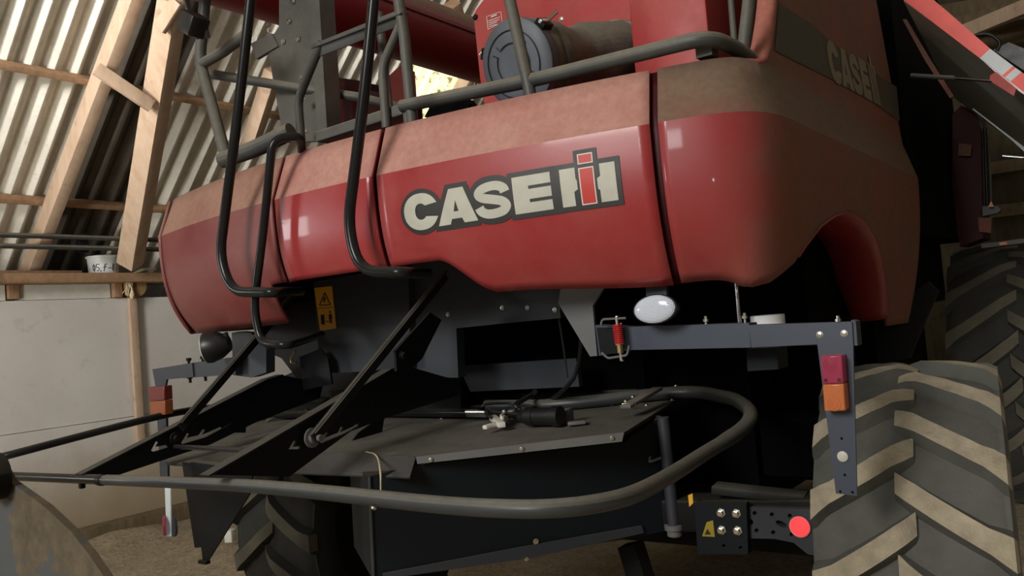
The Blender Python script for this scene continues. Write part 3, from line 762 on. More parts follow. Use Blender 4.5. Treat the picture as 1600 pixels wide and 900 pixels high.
tube_part('rail', path([Q(503, 66), Q(495, 84), Q(466, 155), Q(471, 225)], [0, .03, .04, 0]), .018, 'railgrey', frame)
tube_part('rail', path([Q(630, 30), Q(597, 105), Q(604, 200)], [0, .05, 0]), .018, 'railgrey', frame)
tube_part('rail', [Q(592, -200), Q(632, 60), Q(645, 200)], .021, 'railgrey', frame)
tube_part('rail', [Q(592, 20, .35), Q(601, 110, .35), Q(610, 190, .35)], .017, 'railgrey', frame)
m = MB(); m.bar(Q(492, 80), Q(632, 25), .012, .055, (0, -.3, 1), 0, .003); m.bar(Q(492, 74), Q(632, 20), .05, .010, (0, -.3, 1), 0, .003); m.build('angle_bar', 'railgrey', frame, 30)
m = MB(); m.bar(Q(505, 216, .28), Q(640, 173, .28), .09, .045, (0, 0, 1), 0, .006); m.build('tread', 'railgrey', frame, 30)
tube_part('tread', path([Q(348, 250, .15), Q(400, 232, .16), Q(455, 205, .2)], .05), .036, 'railgrey', frame)
# main handrail along the top edge
hr = empty('rear_handrail', at(830, 130, 1, .24), CB); lab(hr, 'bent grey handrail running above the rear panels to the right corner')
yk = .21
tube_part('top_rail', path([Q(628, 166, yk), Q(825, 127, yk), Q(1000, 84, yk), Q(1108, 57, yk), Q(1150, 76, .36), Q(1172, 92, .44)], [0, .1, .2, .12, .05, 0], 10), .024, 'railgrey', hr)
tube_part('upright', [Q(752, -200, yk-.01), Q(823, 120, yk-.01), Q(832, 165, yk)], .021, 'railgrey', hr)
tube_part('upright', [Q(1193, -200, .46), Q(1161, 84, .42)], .02, 'railgrey', hr)
tube_part('foot', [Q(637, 168, yk+.02), Q(640, 205, yk+.02)], .02, 'railgrey', hr)
m = MB(); m.box(Q(1104, 78, .28), (.05, .05, .05)); m.build('rail_clip', 'railgrey', hr)

# ---- auger tube and its cradle
m = MB(); XA, ZA, RA = -1.0, 3.44, .195
m.lathe((XA, -.12, ZA), (0, 1, 0), [(0, .17), (.0, RA), (.02, RA), (3.4, RA), (6., RA)], 48); aug = m.build('unloading_auger', 'tube_red', CB, 40)
m = MB(); a_ = .12; m.bar((XA+RA*.98, .1, ZA+.015), (XA+RA*.98, 6, ZA+.015), .03, .02, (0, 0, 1)); attach(m.build('seam_ridge', 'tube_red'), aug)
m = MB(); lp = at(302, 38, 1, .02); m.box(lp, (.10, .09, .09), Matrix.Rotation(.6, 3, 'Y'), 0, .012); m.bar(lp+V((.02, .02, 0)), at(318, 60, 1, .06), .05, .03); m.bar(lp, V((XA+.05, .08, ZA-.16)), .02, .02); lmp = m.build('auger_lamp', 'bplastic', CB); lab(lmp, 'small black work lamp under the end of the auger tube')
yp = .5
m = MB(); m.plate(PX([(436, -30), (497, -30), (512, 220), (444, 222), (418, 75), (424, 60), (436, 40)], 1, yp), (0, 1, 0), .03)
m.plate(PX([(480, -30), (497, -30), (512, 220), (497, 220)], 1, yp-.06), (0, 1, 0), .09)
m.plate(PX([(392, 68), (424, 52), (434, 72), (400, 92)], 1, yp-.01), (0, 1, 0), .02)
crd = m.build('auger_cradle', 'railgrey', CB, 30); lab(crd, 'tall dark bolted cradle post under the auger tube')
for p in ((452, 33), (466, 61), (471, 122), (475, 156), (478, 206), (421, 47), (443, 65), (458, 2)): bolt(at(*p, 1, yp-.062 if p[0] > 474 else yp-.004), (0, -1, 0), .010, crd)

# ---- engine end: covers, air cleaner
yE = 1.35
m = MB(); m.plate(PX([(745, 14), (800, -60), (985, -60), (985, 140), (900, 170), (757, 165), (750, 120), (740, 22)], 1, yE), (0, 1, 0), .05); eng = m.build('engine_cover', 'red_rear', CB); lab(eng, 'red engine cover plate with a small white notice')
ye2 = yE-.004; m = MB()
def inkE(a, b_, w): 
    a = V((*a, 0)); b_ = V((*b_, 0)); d = (b_-a).normalized(); n = V((-d.y, d.x, 0))*w/2; m.plate(PX([(p.x, p.y) for p in (a+n, b_+n, b_-n, a-n)], 1, ye2), (0, 1, 0), .003)
LB = [(760.3, 26), (782.5, 18.3), (784.5, 35), (762.5, 46)]
for i in range(4): inkE(LB[i], LB[(i+1) % 4], .8)
inkE((767, 26.5), (776, 23), 2.0)
for k in range(4): inkE((763+.3*k, 33+3*k), (781-2.2*k+(k % 2)*1.5, 26.5+3.1*k+.6*k), 1.1)
attach(m.build('notice_text', 'white_ink'), eng); bolt(at(743, 27, 1, yE), (0, -1, 0), .012, eng, 'black')
bolt(at(877, 30, 1, yE), (0, -1, 0), .01, eng)
y2 = 1.0
A1, A2 = at(981, 0, 1, y2).x, at(1106, 40, 1, y2).x
m = MB(); m.box(((A1+A2)/2, y2+.35, 2.85), (A2-A1, .7, 1.05), None, 0, .012); lab(m.build('engine_hood', 'red_rear', CB), 'lighter red engine hood box to the right of the air cleaner')
m = MB(); m.box((A2+.14, 1.75, 2.85), (.28, .06, 1.2)); m.build('inner_wall', 'maroon', CB)
tube_part('guard_rod', [at(1140, -30, 1, .8), at(1148, 70, 1, .8)], .012, 'railgrey', CB)
# air cleaner
ac = empty('air_cleaner', (.525, .45, 2.4), CB); lab(ac, 'round grey-capped air cleaner canister lying lengthwise')
cr = .165; A0 = at(804, 100, 1, .45); ad = (at(985, 84, 1, 1.25)-A0).normalized()
au = V((1, 0, 0)); au = (au-ad*au.dot(ad)).normalized(); aw = au.cross(ad); aw = aw if aw.z > 0 else -aw
def cp(r, a, d=0.): a = math.radians(a); return A0+ad*d+au*(r*math.cos(a))+aw*(r*math.sin(a))
m = MB(); m.lathe(A0, ad, [(0, .05), (-.006, .1), (0, cr-.02), (.012, cr), (.05, cr), (.055, cr-.01)], 48); m.build('end_cap', 'capgrey', ac, 30)
m = MB()
for r, a0, a1 in ((.122, -200, 160), (.076, 60, 130), (.076, 150, 235), (.076, -30, 40)): m.tube([cp(r, a, -.008) for a in range(a0, a1+1, 6)], .0022, 5)
for a in (60, 130, 150, 235, -30, 40): m.tube([cp(r, a, -.008) for r in (.076, .10)], .0022, 5)
m.build('cap_groove', 'capline', ac)
m = MB(); m.lathe(A0, ad, [(.05, .155), (.055, .163), (.09, .163), (.095, .153), (.12, .153), (.125, .161), (.16, .161), (.165, .15), (.22, .15), (.26, .135), (.33, .122), (.42, .122), (.46, .142), (1.6, .142)], 40); m.build('canister', 'canister', ac, 30)
dcl = min((k*.01 for k in range(40, 160)), key=lambda k: abs((lambda q: 800+F*q.x/-q.z)(M.transposed() @ (A0+ad*k+aw*.14-CAM))-953))
m = MB(); m.lathe(A0+ad*dcl, ad, [(0, .143), (0, .147), (.022, .147), (.022, .143)], 40, cap=False); m.build('band_clamp', 'zinc', ac)
for a in (40, 155):
    Rl = Matrix((au*-math.sin(math.radians(a))+aw*math.cos(math.radians(a)), ad, au*math.cos(math.radians(a))+aw*math.sin(math.radians(a)))).transposed()
    m = MB(); q = cp(.170, a, .05); m.box(q, (.045, .06, .03), Rl, 0, .004); m.build('latch', 'black', ac)
    m = MB(); q2 = cp(.184, a, .04); m.box(q2, (.016, .05, .014), Rl, 0, .003); m.tube([cp(.184, a, .06), cp(.225, a, .09)], .007, 6); m.build('latch_clip', 'zinc', ac)
# red boxes seen past the ladder
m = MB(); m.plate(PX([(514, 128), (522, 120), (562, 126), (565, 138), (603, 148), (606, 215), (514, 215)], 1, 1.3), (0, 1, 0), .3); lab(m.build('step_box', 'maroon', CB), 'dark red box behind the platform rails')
m = MB(); m.plate(PX([(606, 120), (624, 103), (640, 110), (646, 200), (606, 200)], 1, 1.1), (0, 1, 0), .04); lab(m.build('box_flange', 'red_rear', CB), 'wider lighter red flange right of the dark red box')
m = MB(); m.plate(PX([(508, 128), (525, 126), (530, 205), (524, 205), (518, 165)], 1, 1.2), (0, 1, 0), .04); lab(m.build('box_flange', 'red_rear', CB), 'narrow lighter red flange left of the dark red box')

# ---- light bars with tail lamps --------------------------------------------------------------------------
yB = .35
def lightbar_right():
    lb_ = empty('light_bar', at(1150, 525, 1, yB), CB); lab(lb_, 'slate tail-light bar on the right with tall end plate')
    m = MB(); m.plate(PX([(876, 452), (944, 448), (926, 478), (933, 556), (922, 557), (872, 474)], 1, yB+.02), (0, 1, 0), .012); m.build('hanger_plate', 'strip', lb_, 30)
    m = MB(); m.plate(PX([(930, 508), (980, 511), (1170, 505), (1173, 543), (980, 547), (936, 556)], 1, yB), (0, 1, 0), .07); m.build('beam', 'slate', lb_, 30)
    m = MB(); m.plate(PX([(932, 512), (972, 511), (974, 552), (938, 553)], 1, yB-.006), (0, 1, 0), .006); m.build('bracket_face', 'black', lb_, 30)
    m = MB(); m.plate(PX([(1170, 508), (1331, 503), (1333, 539), (1339, 775), (1306, 771), (1277, 538), (1174, 543)], 1, yB-.008), (0, 1, 0), .008)
    m.plate(PX([(1172, 508), (1331, 503), (1333, 538), (1174, 542)], 1, yB), (0, 1, 0), .05)
    m.plate(PX([(1330, 500), (1337, 502), (1340, 540), (1333, 540)], 1, yB+.0), (0, 1, 0), .05)
    m.build('end_plate', 'slate', lb_, 30)
    for p in ((1281, 523), (1319, 521)): bolt(at(*p, 1, yB-.008), (0, -1, 0), .0075, lb_)
    m = MB(); m.lathe(at(1317, 713, 1, yB-.008), (0, -1, 0), [(0, .015), (.004, .015), (.006, .011)], 18); m.build('plate_plug', 'cream', lb_)
    for p in ((1315, 685), (1320, 742), (1313, 768), (1332, 769)):
        m = MB(); m.lathe(at(*p, 1, yB-.0085), (0, -1, 0), [(0, .0036), (.001, .0036)], 8); m.build('bolt_hole', 'void', lb_)
    for p in ((1103, 502), (1164, 497), (1310, 502)):
        m = MB(); q = at(*p, 1, yB+.03); m.lathe(q+V((0, 0, -.02)), (0, 0, 1), [(0, .004), (.018, .004), (.019, .009), (.027, .009), (.028, .005), (.036, .005)], 8); m.build('bolt', 'zinc', lb_)
    # tail lamp
    def lamp(quad, name, mat):
        m = MB(); m.plate(PX(quad, 1, yB-.055), (0, 1, 0), .047); o = m.build(name, mat, lb_, 30)
        md = o.modifiers.new('soft', 'BEVEL'); md.width = .004; md.segments = 2; return o
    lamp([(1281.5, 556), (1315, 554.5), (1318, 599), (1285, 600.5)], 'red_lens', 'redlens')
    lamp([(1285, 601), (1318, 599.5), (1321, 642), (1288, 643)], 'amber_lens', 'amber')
    for p in ((1290, 594), (1311, 593.5)):
        m = MB(); m.lathe(at(*p, 1, yB-.0555), (0, -1, 0), [(0, .0048), (.002, .0046)], 10); m.build('lens_screw', 'bplastic', lb_)
    for p in ((1297, 570), (1303, 632)):
        m = MB(); q = at(*p, 1, yB-.0555)
        for r in (.006, .012, .018): m.tube([q+V((r*math.cos(a*.4), 0, r*math.sin(a*.4))) for a in range(17)], .0008, 4)
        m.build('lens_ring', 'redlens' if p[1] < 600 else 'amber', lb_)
    m = MB(); m.plate(PX([(1166, 545), (1214, 543), (1216, 577), (1168, 580)], 1, yB+.15), (0, 1, 0), .1); m.build('junction_box', 'navy', lb_)
    return lb_
lightbar_right()
def lightbar_left():
    lb_ = empty('light_bar', at(330, 575, 1, yB), CB); lab(lb_, 'dark tail-light bar on the far left, seen against the pale wall')
    m = MB(); m.plate(PX([(286, 569), (364, 558), (368, 556), (368, 585), (286, 591)], 1, yB), (0, 1, 0), .06); m.build('sleeve', 'slated', lb_, 30)
    m = MB(); m.plate(PX([(238, 577), (300, 567), (302, 589), (260, 593), (258, 603), (261, 700), (262, 745), (250, 745), (248, 700), (243, 604)], 1, yB-.008), (0, 1, 0), .012); m.build('end_plate', 'slated', lb_, 30)
    m = MB(); m.plate(PX([(362, 520), (372, 518), (392, 520), (416, 545), (416, 582), (392, 590), (364, 586)], 1, yB+.04), (0, 1, 0), .05); m.build('hanger_plate', 'slated', lb_, 30)
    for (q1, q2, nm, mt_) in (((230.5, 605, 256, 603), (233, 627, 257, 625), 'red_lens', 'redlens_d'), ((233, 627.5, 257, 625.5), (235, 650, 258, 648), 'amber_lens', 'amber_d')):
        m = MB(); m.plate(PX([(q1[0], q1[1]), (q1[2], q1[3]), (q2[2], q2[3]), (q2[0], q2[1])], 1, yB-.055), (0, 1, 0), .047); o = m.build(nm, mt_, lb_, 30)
        md = o.modifiers.new('soft', 'BEVEL'); md.width = .004; md.segments = 2
    for p in ((295, 564), (317, 561), (297, 592), (321, 589)):
        m = MB(); m.lathe(at(*p, 1, yB+.03)+V((0, 0, -.02)), (0, 0, 1), [(0, .007), (.02, .007), (.021, .013), (.035, .013)], 8); m.build('bolt', 'engine', lb_)
    m = MB(); m.plate(PX([(257, 748), (266, 748), (267, 838), (260, 838)], 1, yB+.0), (0, 1, 0), .006); m.build('marker_strip', 'whiteband', lb_)
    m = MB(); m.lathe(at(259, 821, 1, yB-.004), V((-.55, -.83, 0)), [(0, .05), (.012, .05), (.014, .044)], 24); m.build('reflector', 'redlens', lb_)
    m = MB(); m.lathe(at(273, 821, 1, yB+.02), V((-.3, -.95, 0)), [(0, .055), (.012, .055)], 24); m.build('reflector_back', 'slated', lb_)
lightbar_left()
# spring-loaded catch
sc_ = empty('spring_catch', at(967, 530, 1, yB-.02), CB); lab(sc_, 'upright red coil spring catch with brass sleeve')
yS = yB-.045
m = MB(); t0, t1 = at(964.5, 506, 1, yS), at(968, 537, 1, yS); d = t1-t0; u = V((1, 0, 0)); w = V((0, 1, 0)); pts = []
for i in range(10*14+1):
    a = i/14*2*math.pi; pts.append(t0+d*(i/140)+(u*math.cos(a)+w*math.sin(a))*.0135)
m.tube(pts, .0028, 6); m.build('spring', 'springred', sc_)
m = MB(); m.lathe(t0, d, [(-.02, .005), (d.length+.055, .005)], 8); m.build('spring_rod', 'zinc', sc_)
m = MB(); m.lathe(t1, d, [(0, .015), (.003, .015), (.004, .0105), (.03, .0105), (.031, .008)], 14); m.build('sleeve', 'brass', sc_)
m = MB(); m.tube(path(PX([(978, 497), (941, 499), (939, 508)], 1, yS), .01), .004, 6); m.build('upper_lug', 'strip', sc_)
m = MB(); m.tube(path(PX([(940, 551), (950, 560), (980, 555), (983, 540)], 1, yS), .01), .004, 6); m.build('lower_lug', 'strip', sc_)
bolt(at(964, 496, 1, yS), (0, 0, 1), .006, sc_); bolt(at(972, 562, 1, yS), (0, 0, -1), .006, sc_)
# work lamps
wl = empty('work_lamp', at(1023, 483, 1, .27), CB); lab(wl, 'oval ribbed clear work lamp under the right corner')
lc = at(1023.5, 483, 1, .27); rot = Matrix.Rotation(-.06, 3, 'Y')
m = MB(); vs = []; fs = []; rg = [(1., 0), (.97, -.008), (.8, -.014), (.5, -.018), (.2, -.02)]
for r, dy in rg:
    for k in range(40):
        a = 2*math.pi*k/40; vs.append(lc+rot@V((.0705*r*math.cos(a), dy, .0435*r*math.sin(a))))
for i in range(4):
    for k in range(40): a = i*40+k; b_ = i*40+(k+1) % 40; fs.append((a, b_, b_+40, a+40))
fs.append(tuple(range(160, 200))); m.add(vs, fs); m.build('lens', 'lens', wl, 50)
m = MB(); vs = []; fs = []; rg = [(1.0, -.006), (1.06, -.004), (1.06, .01), (.9, .05), (.5, .075)]
for r, dy in rg:
    for k in range(40):
        a = 2*math.pi*k/40; vs.append(lc+rot@V((.0705*r*math.cos(a), dy, .0435*r*math.sin(a))))
for i in range(4):
    for k in range(40): a = i*40+k; b_ = i*40+(k+1) % 40; fs.append((a, b_, b_+40, a+40))
fs.append(tuple(range(160, 200))); m.add(vs, fs); m.build('housing', 'bplastic', wl, 50)
m = MB(); m.plate(PX([(1008, 440), (1040, 438), (1042, 468), (1010, 468)], 1, .31), (0, 1, 0), .02); m.build('lamp_bracket', 'slated', wl)
wl2 = empty('work_lamp', at(337, 541, 1, .25), CB); lab(wl2, 'round black work lamp under the left corner, seen edge-on')
lc = at(322, 544, 1, .22)
m = MB(); m.lathe(lc, V((.8, .55, .12)), [(0, .07), (.02, .073), (.07, .06), (.11, .035)], 24); m.build('housing', 'bplastic', wl2)
m = MB(); m.lathe(lc, V((-.8, -.55, -.12)), [(0, .066), (.008, .06), (.012, .03)], 24); m.build('lens', 'cream', wl2)
m = MB(); m.tube(path(PX([(338, 540), (356, 536), (352, 520)], 1, .27), .02), .012, 8); m.build('lamp_bracket', 'bplastic', wl2)
# small bright can and rods behind the bar
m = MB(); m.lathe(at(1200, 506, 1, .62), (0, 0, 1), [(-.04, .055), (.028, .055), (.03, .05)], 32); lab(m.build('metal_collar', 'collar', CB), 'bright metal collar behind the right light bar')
tube_part('lift_rod', [at(1149, 425, 1, .5), at(1156, 510, 1, .5)], .006, 'chrome', CB)

# ---- spreader deck, housing, hoop, swath arms ------------------------------------------------------------------
DP = at(650, 722, 1, 0.); D2 = at(975, 684, 1, .4); D3 = at(1060, 622, 1, 1.2); DN = (D2-DP).cross(D3-DP).normalized()
if DN.z < 0: DN = -DN
def D(x, y, up=0.): return hit(x, y, DP+DN*up, DN)
deck = empty('spreader_deck', DP, CB); lab(deck, 'dusty dark sheet-metal deck of the straw spreader')
m = MB(); m.plate([D(*p) for p in ((300, 668), (385, 652), (700, 634), (1062, 621), (975, 676), (650, 714), (640, 712), (490, 706), (400, 735), (258, 722))], DN, -.012); m.build('deck_plate', 'deck', deck, 30)
m = MB(); e0, e1 = D(650, 714, .004), D(975, 675.5, .004); ev = (e1-e0); en = V((ev.y, -ev.x, 0)); e2, e3 = hit(972, 690, e0, en), hit(652, 725, e0, en)
nf = (e1-e0).cross(e3-e0).normalized(); m.plate([e0, e1, e2, e3], nf if nf.y > 0 else -nf, .006); m.build('edge_strip', 'strip', deck, 30)
fl_n = -DN if DN.y > 0 else DN
m = MB(); f0, f1 = D(488, 706), D(650, 713); m.plate([f0, f1, hit(640, 746, f1+V((0, -.10, -.05)), (0, -.45, 1)), hit(436, 738, f0+V((0, -.10, -.05)), (0, -.45, 1))], (0, .45, -1), .006); m.build('front_flap', 'slated', deck, 30)
for p in ((673, 718), (815, 701), (956, 684)): bolt(hit(p[0], p[1], e0+en.normalized()*.004, en), en, .006, deck)
for p in ((897, 627), (922, 630), (1050, 626), (956, 634), (1010, 634), (894, 607), (930, 612), (745, 642), (690, 655), (608, 630), (555, 620)): bolt(D(*p), (0, 0, 1), .0075, deck)
# front shaft, rods, rails on the deck
tube_part('cross_shaft', [D(395, 650, .03), D(560, 644, .03), D(735, 645, .035)], .018, 'gloss', deck)
m = MB(); q0, q1 = D(732, 644, .04), D(762, 644, .04); m.lathe(q0, q1-q0, [(0, .022), ((q1-q0).length, .022)], 16); m.build('cylinder_head', 'chrome', deck)
m = MB(); q0, q1 = D(762, 645, .04), D(812, 650, .04); m.lathe(q0, q1-q0, [(0, .012), ((q1-q0).length, .012)], 10); m.build('actuator_rod', 'black', deck)
m = MB(); q0, q1 = D(812, 651, .045), D(876, 650, .045); L = (q1-q0).length
m.lathe(q0, q1-q0, [(0, .022), (.03, .028), (.035, .034), (L*.3, .034), (L*.31, .037), (L*.38, .037), (L*.39, .033), (L*.8, .033), (L*.82, .038), (L, .038)], 20); act = m.build('actuator', 'bplastic', deck)
m = MB(); m.box(D(888, 650, .03), (.02, .05, .06), None, 0, .003); m.build('actuator_bracket', 'strip', deck)
m = MB(); m.bar(D(887, 662, .012), D(915, 659, .012), .05, .012, (0, 0, 1), 0, .003); m.build('bracket_foot', 'strip', deck)
m = MB(); m.bar(D(977, 636, .05), D(1028, 607, .07), .045, .014, (0, 0, 1), 0, .003); m.build('latch_bar', 'strip', deck)
m = MB(); m.bar(D(972, 634, .05), D(994, 632, .05), .02, .02, (0, 0, 1), 0, .003); m.build('latch_end', 'brass', deck)
m = MB(); m.bar(D(1020, 610, .02), D(1058, 606, .02), .05, .01, (0, 0, 1), 0, .003); m.build('latch_plate', 'strip', deck)
for p, u_ in (((1056, 604), .03), ((1004, 604), .04), ((989, 621), .045), ((978, 628), .04)): bolt(D(*p, u_), (0, 0, 1), .009, deck)
m = MB(); m.bar(D(740, 622, .03), D(1000, 612, .03), .06, .03, (0, 0, 1), 0, .004); m.build('guide_rail', 'black', deck)
tube_part('wire_lead', spline([D(752, 640, .04), D(758, 632, .06), D(800, 630, .05), D(835, 636, .03)], 6), .006, 'bplastic', deck, 8)
tube_part('wire_lead', spline([D(812, 640, .05), D(806, 632, .07), D(830, 618, .08), D(836, 612, .1)], 6), .011, 'bplastic', deck, 8)
tube_part('wire_lead', spline([D(761, 640, .05), D(764, 650, .05), D(772, 656, .03)], 6), .005, 'bplastic', deck, 8)
for a, b_, w in (((770, 652), (784, 664), .03), ((757, 668), (780, 661), .022), ((781, 660), (800, 644), .028)):
    m = MB(); m.bar(D(*a, .03), D(*b_, .03), w, w*.7, (0, 0, 1), 0, .003); m.build('wire_connector', 'wplastic', deck)
m = MB(); m.tube(spline([D(786, 655, .04), D(783, 650, .05), D(788, 645, .05), D(786, 641, .06)], 5), .006, 6); m.build('connector_clip', 'wplastic', deck)
tube_part('cable', spline([at(905, 470, 1, .7), at(908, 530, 1, .75), at(902, 575, 1, .8), at(885, 605, 1, .82), D(850, 630, .03), D(815, 632, .03)], 6), .009, 'bplastic', CB, 8)
tube_part('cable', spline([at(872, 490, 1, .7), at(880, 540, 1, .8), at(887, 590, 1, .9)], 6), .004, 'railgrey', CB, 6)
tube_part('pull_wire', spline([D(572, 706), D(588, 712, .0), hit(594, 735, V((.1, -.1, 1)), (0, 1, 0)), hit(595, 770, V((.1, -.1, 1)), (0, 1, 0))], 6), .003, 'string', CB, 6)
# housing below the deck
hn = V((.80, -.60, 0)); HP = V((.2, .035, 0))
def Hs(x, y, back=0.): return hit(x, y, HP-hn*back, hn)
hs = empty('spreader_housing', Hs(800, 800), CB); lab(hs, 'dark blue-black straw spreader housing hanging below the deck')
m = MB(); m.plate([Hs(*p) for p in ((573, 745), (652, 727), (975, 691), (1034, 650), (1054, 826), (1000, 838), (800, 872), (582, 905))], -hn, .5); m.build('housing_box', 'navy', hs, 30)
m = MB(); m.plate([Hs(p[0], p[1], -.012) for p in ((1003, 822), (1006, 833), (830, 872), (600, 905), (598, 897), (800, 858))], -hn, .012); m.build('bottom_lip', 'slated', hs, 30)
m = MB(); q0, q1 = Hs(1036, 652, -.03), Hs(1053, 822, -.03); m.lathe(q0, q1-q0, [(0, .023), ((q1-q0).length, .023)], 18); m.build('corner_pipe', 'slated', hs)
m = MB(); m.lathe(q1, q1-q0, [(-.006, .036), (.012, .036), (.014, .028), (.035, .028), (.04, .02)], 20); m.build('pipe_foot', 'strip', hs)
tube_part('corner_seam', [Hs(577, 745, -.004), Hs(584, 905, -.004)], .006, 'slated', hs, 6)
m = MB(); m.tube(path([Hs(1016, 714, -.01), Hs(1014, 722, -.02), Hs(1034, 715, -.02)], .01), .005, 6); m.build('spring_pin', 'strip', hs)
for p in ((837, 846), (822, 872)): bolt(Hs(*p, -.005), hn, .008, hs)
# guard hoop
hp = path([D(760, 634, .03), D(870, 632, .03), at(1060, 613, 1, 1.16), at(1130, 620, 1, 1.10), at(1158, 630, 1, 1.02), at(1173, 648, 1, .90), at(1158, 672, 1, .74), at(1100, 709, 1, .40), at(1050, 741, 1, .10), at(990, 772, 1, -.18), at(925, 788, 1, -.33), at(850, 795, 1, -.42), at(770, 794, 1, -.45), at(690, 789, 1, -.45), at(600, 780, 1, -.45), at(500, 769, 1, -.46), at(400, 760, 1, -.47), at(300, 755, 1, -.48), at(160, 750, 1, -.50)], 0, 1)
hp = spline([p for i, p in enumerate(hp) if i == 0 or (p-hp[i-1]).length > 1e-4], 5)
xs_r = []
for p in hp:
    dpt = (M.transposed() @ (p-CAM)); px = 800+F*dpt.x/-dpt.z
    xs_r.append(.0265 if p.y > .6 else (.0235 if px > 600 else .0235-.0055*(600-px)/440))
hoop = empty('guard_hoop', at(780, 794, 1, -.45), CB); lab(hoop, 'long bent tubular guard hoop round the spreader')
m = MB(); m.tube(hp, xs_r, 16); m.build('hoop_tube', 'hoop', hoop, 50)
m = MB(); m.tube(path([at(164, 750, 1, -.5), at(15, 744, 1, -.52), at(-70, 741, 1, -.53), at(-95, 736, 1, -.48), at(-60, 729, 1, -.46), at(0, 715, 1, -.42), at(120, 683, 1, -.1), at(240, 652, 1, .25), at(300, 640, 1, .5), at(420, 628, 1, .95)], [0, .1, .05, .03, .04, .2, .2, .2, .2, 0]), .0175, 14); m.build('hoop_extension', 'gloss', hoop, 50)
m = MB(); q = at(158, 750, 1, -.5); m.lathe(q, at(100, 747, 1, -.51)-q, [(-.012, .021), (.012, .021)], 16); m.build('tube_joint', 'black', hoop)
m = MB(); m.box(at(128, 757, 1, -.5), (.02, .02, .03), None, 0, .004); m.build('clamp_screw', 'black', hoop)
bolt(at(584, 793, 1, -.47), (0, -.6, -.8), .007, hoop)
# swath arms
def arm(xa, outer, holes, top, label):
    r = empty('swath_arm', at(*outer[0], 0, xa), CB); lab(r, label)
    m = MB(); m.plate([at(x, y, 0, xa) for x, y in outer], (-1, 0, 0), .008, [[at(x, y, 0, xa) for x, y in h] for h in holes]); m.build('arm_plate', 'black', r, 30)
    m = MB()
    tp = [at(x, y, 0, xa) for x, y in top]
    for a, b_ in zip(tp, tp[1:]): m.bar(a+V((-.022, 0, 0)), b_+V((-.022, 0, 0)), .05, .006)
    m.build('top_flange', 'blackd', r, 30); return r
slots1 = [[(451, 702), (460, 687), (463, 690), (459, 698), (470, 697), (468, 702)],
          [(500, 690), (509, 673), (512, 676), (508, 684), (528, 676), (533, 665), (537, 668), (533, 675), (552, 666), (560, 661), (560, 666), (540, 677), (502, 693)]]
a1 = arm(-.05, [(330, 742), (612, 577), (640, 573), (720, 596), (715, 618), (600, 654), (548, 674), (452, 745)], slots1, [(326, 744), (612, 577), (640, 573)], 'near black swath arm with toothed slots, lower end resting on the hoop')
slots2 = [[(236, 704), (244, 689), (248, 691), (244, 698), (260, 695), (263, 699), (240, 706)],
          [(283, 692), (293, 676), (296, 678), (293, 684), (310, 680), (318, 669), (321, 672), (317, 679), (358, 661), (362, 662), (322, 683), (285, 694)]]
a2 = arm(-.9, [(130, 741), (418, 593), (442, 586), (505, 600), (500, 622), (400, 660), (330, 694), (186, 742)], slots2, [(128, 742), (418, 593), (442, 586)], 'far black swath arm with toothed slots, seen against the pale wall')
for r, p, xa in ((a1, (487, 684), -.03), (a2, (273.5, 685), -.88)):
    q = at(*p, 0, xa); m = MB(); m.lathe(q, (1, 0, 0), [(0, .034), (.006, .034), (.007, .02), (.02, .02), (.021, .012), (.05, .012)] if xa > -.5 else [(0, .024), (.006, .024), (.007, .012), (.02, .012)], 20); m.build('pivot_washer', 'engine' if xa < -.5 else 'strip', r)
tube_part('cross_rod', [at(487, 700, 0, -.06), at(274, 699, 0, -.88)][0:0] or [at(398, 704, 0, -.12), at(274, 698, 0, -.88)], .0095, 'gloss', CB)
def brace(pts, xa, lb_):
    m = MB(); a, b_ = at(*pts[0], 0, xa), at(*pts[1], 0, xa); m.bar(a, b_, .012, .038, (0, 0, 1)); m.bar(a+V((0, 0, .018)), b_+V((0, 0, .018)), .03, .004, (0, 0, 1)); lab(m.build('arm_brace', 'blackd', CB, 30), lb_)
brace([(696, 430), (490, 686)], -.0, 'long flat brace from under the rear panel to the near swath arm')
brace([(452, 470), (282, 668)], -.86, 'long flat brace to the far swath arm')
m = MB(); m.plate([at(x, y, 0, .02) for x, y in ((618, 548), (672, 488), (690, 500), (660, 560), (640, 580), (620, 580))], (-1, 0, 0), .012); lab(m.build('brace_bracket', 'black', CB), 'black pivot bracket at the root of the near swath arm')
bolt(at(629, 556, 0, .025), (1, 0, 0), .014, CB, 'engine', 'pivot_bolt')
m = MB(); m.plate([at(x, y, 1, .55) for x, y in ((468, 558), (500, 545), (512, 560), (518, 600), (474, 610))], (0, 1, 0), .012); m.build('lift_bracket', 'black', CB)
tube_part('hook', path(PX([(462, 548), (454, 560), (455, 568), (463, 566)], 1, .5), .01), .005, 'brass', CB, 8)
# folded arm guides under the arms (thin flanges to the deck)
m = MB(); m.plate([at(x, y, 0, -.35) for x, y in ((560, 676), (610, 640), (600, 656), (597, 676), (548, 692))], (-1, 0, 0), .006); m.build('arm_gusset', 'black', CB)
m = MB(); m.plate([at(x, y, 0, -1.1) for x, y in ((345, 666), (395, 642), (385, 660), (384, 676), (350, 676))], (-1, 0, 0), .006); m.build('arm_gusset', 'black', CB)
# hanging deflector plates at the left end
m = MB(); m.plate(PX([(298, 722), (395, 735), (390, 772), (324, 878), (317, 878)], 1, -.2), (0, 1, 0), .006); lab(m.build('deflector_plate', 'black', CB), 'black triangular deflector plate hanging from the left of the deck')
m = MB(); m.plate(PX([(284, 722), (300, 724), (318, 855), (304, 856)], 1, -.14), (0, 1, 0), .006); lab(m.build('deflector_plate', 'black', CB), 'narrow black deflector plate left of the triangular one')
m = MB(); m.box(at(319, 878, 1, -.2), (.05, .02, .012)); m.build('deflector_foot', 'black', CB)

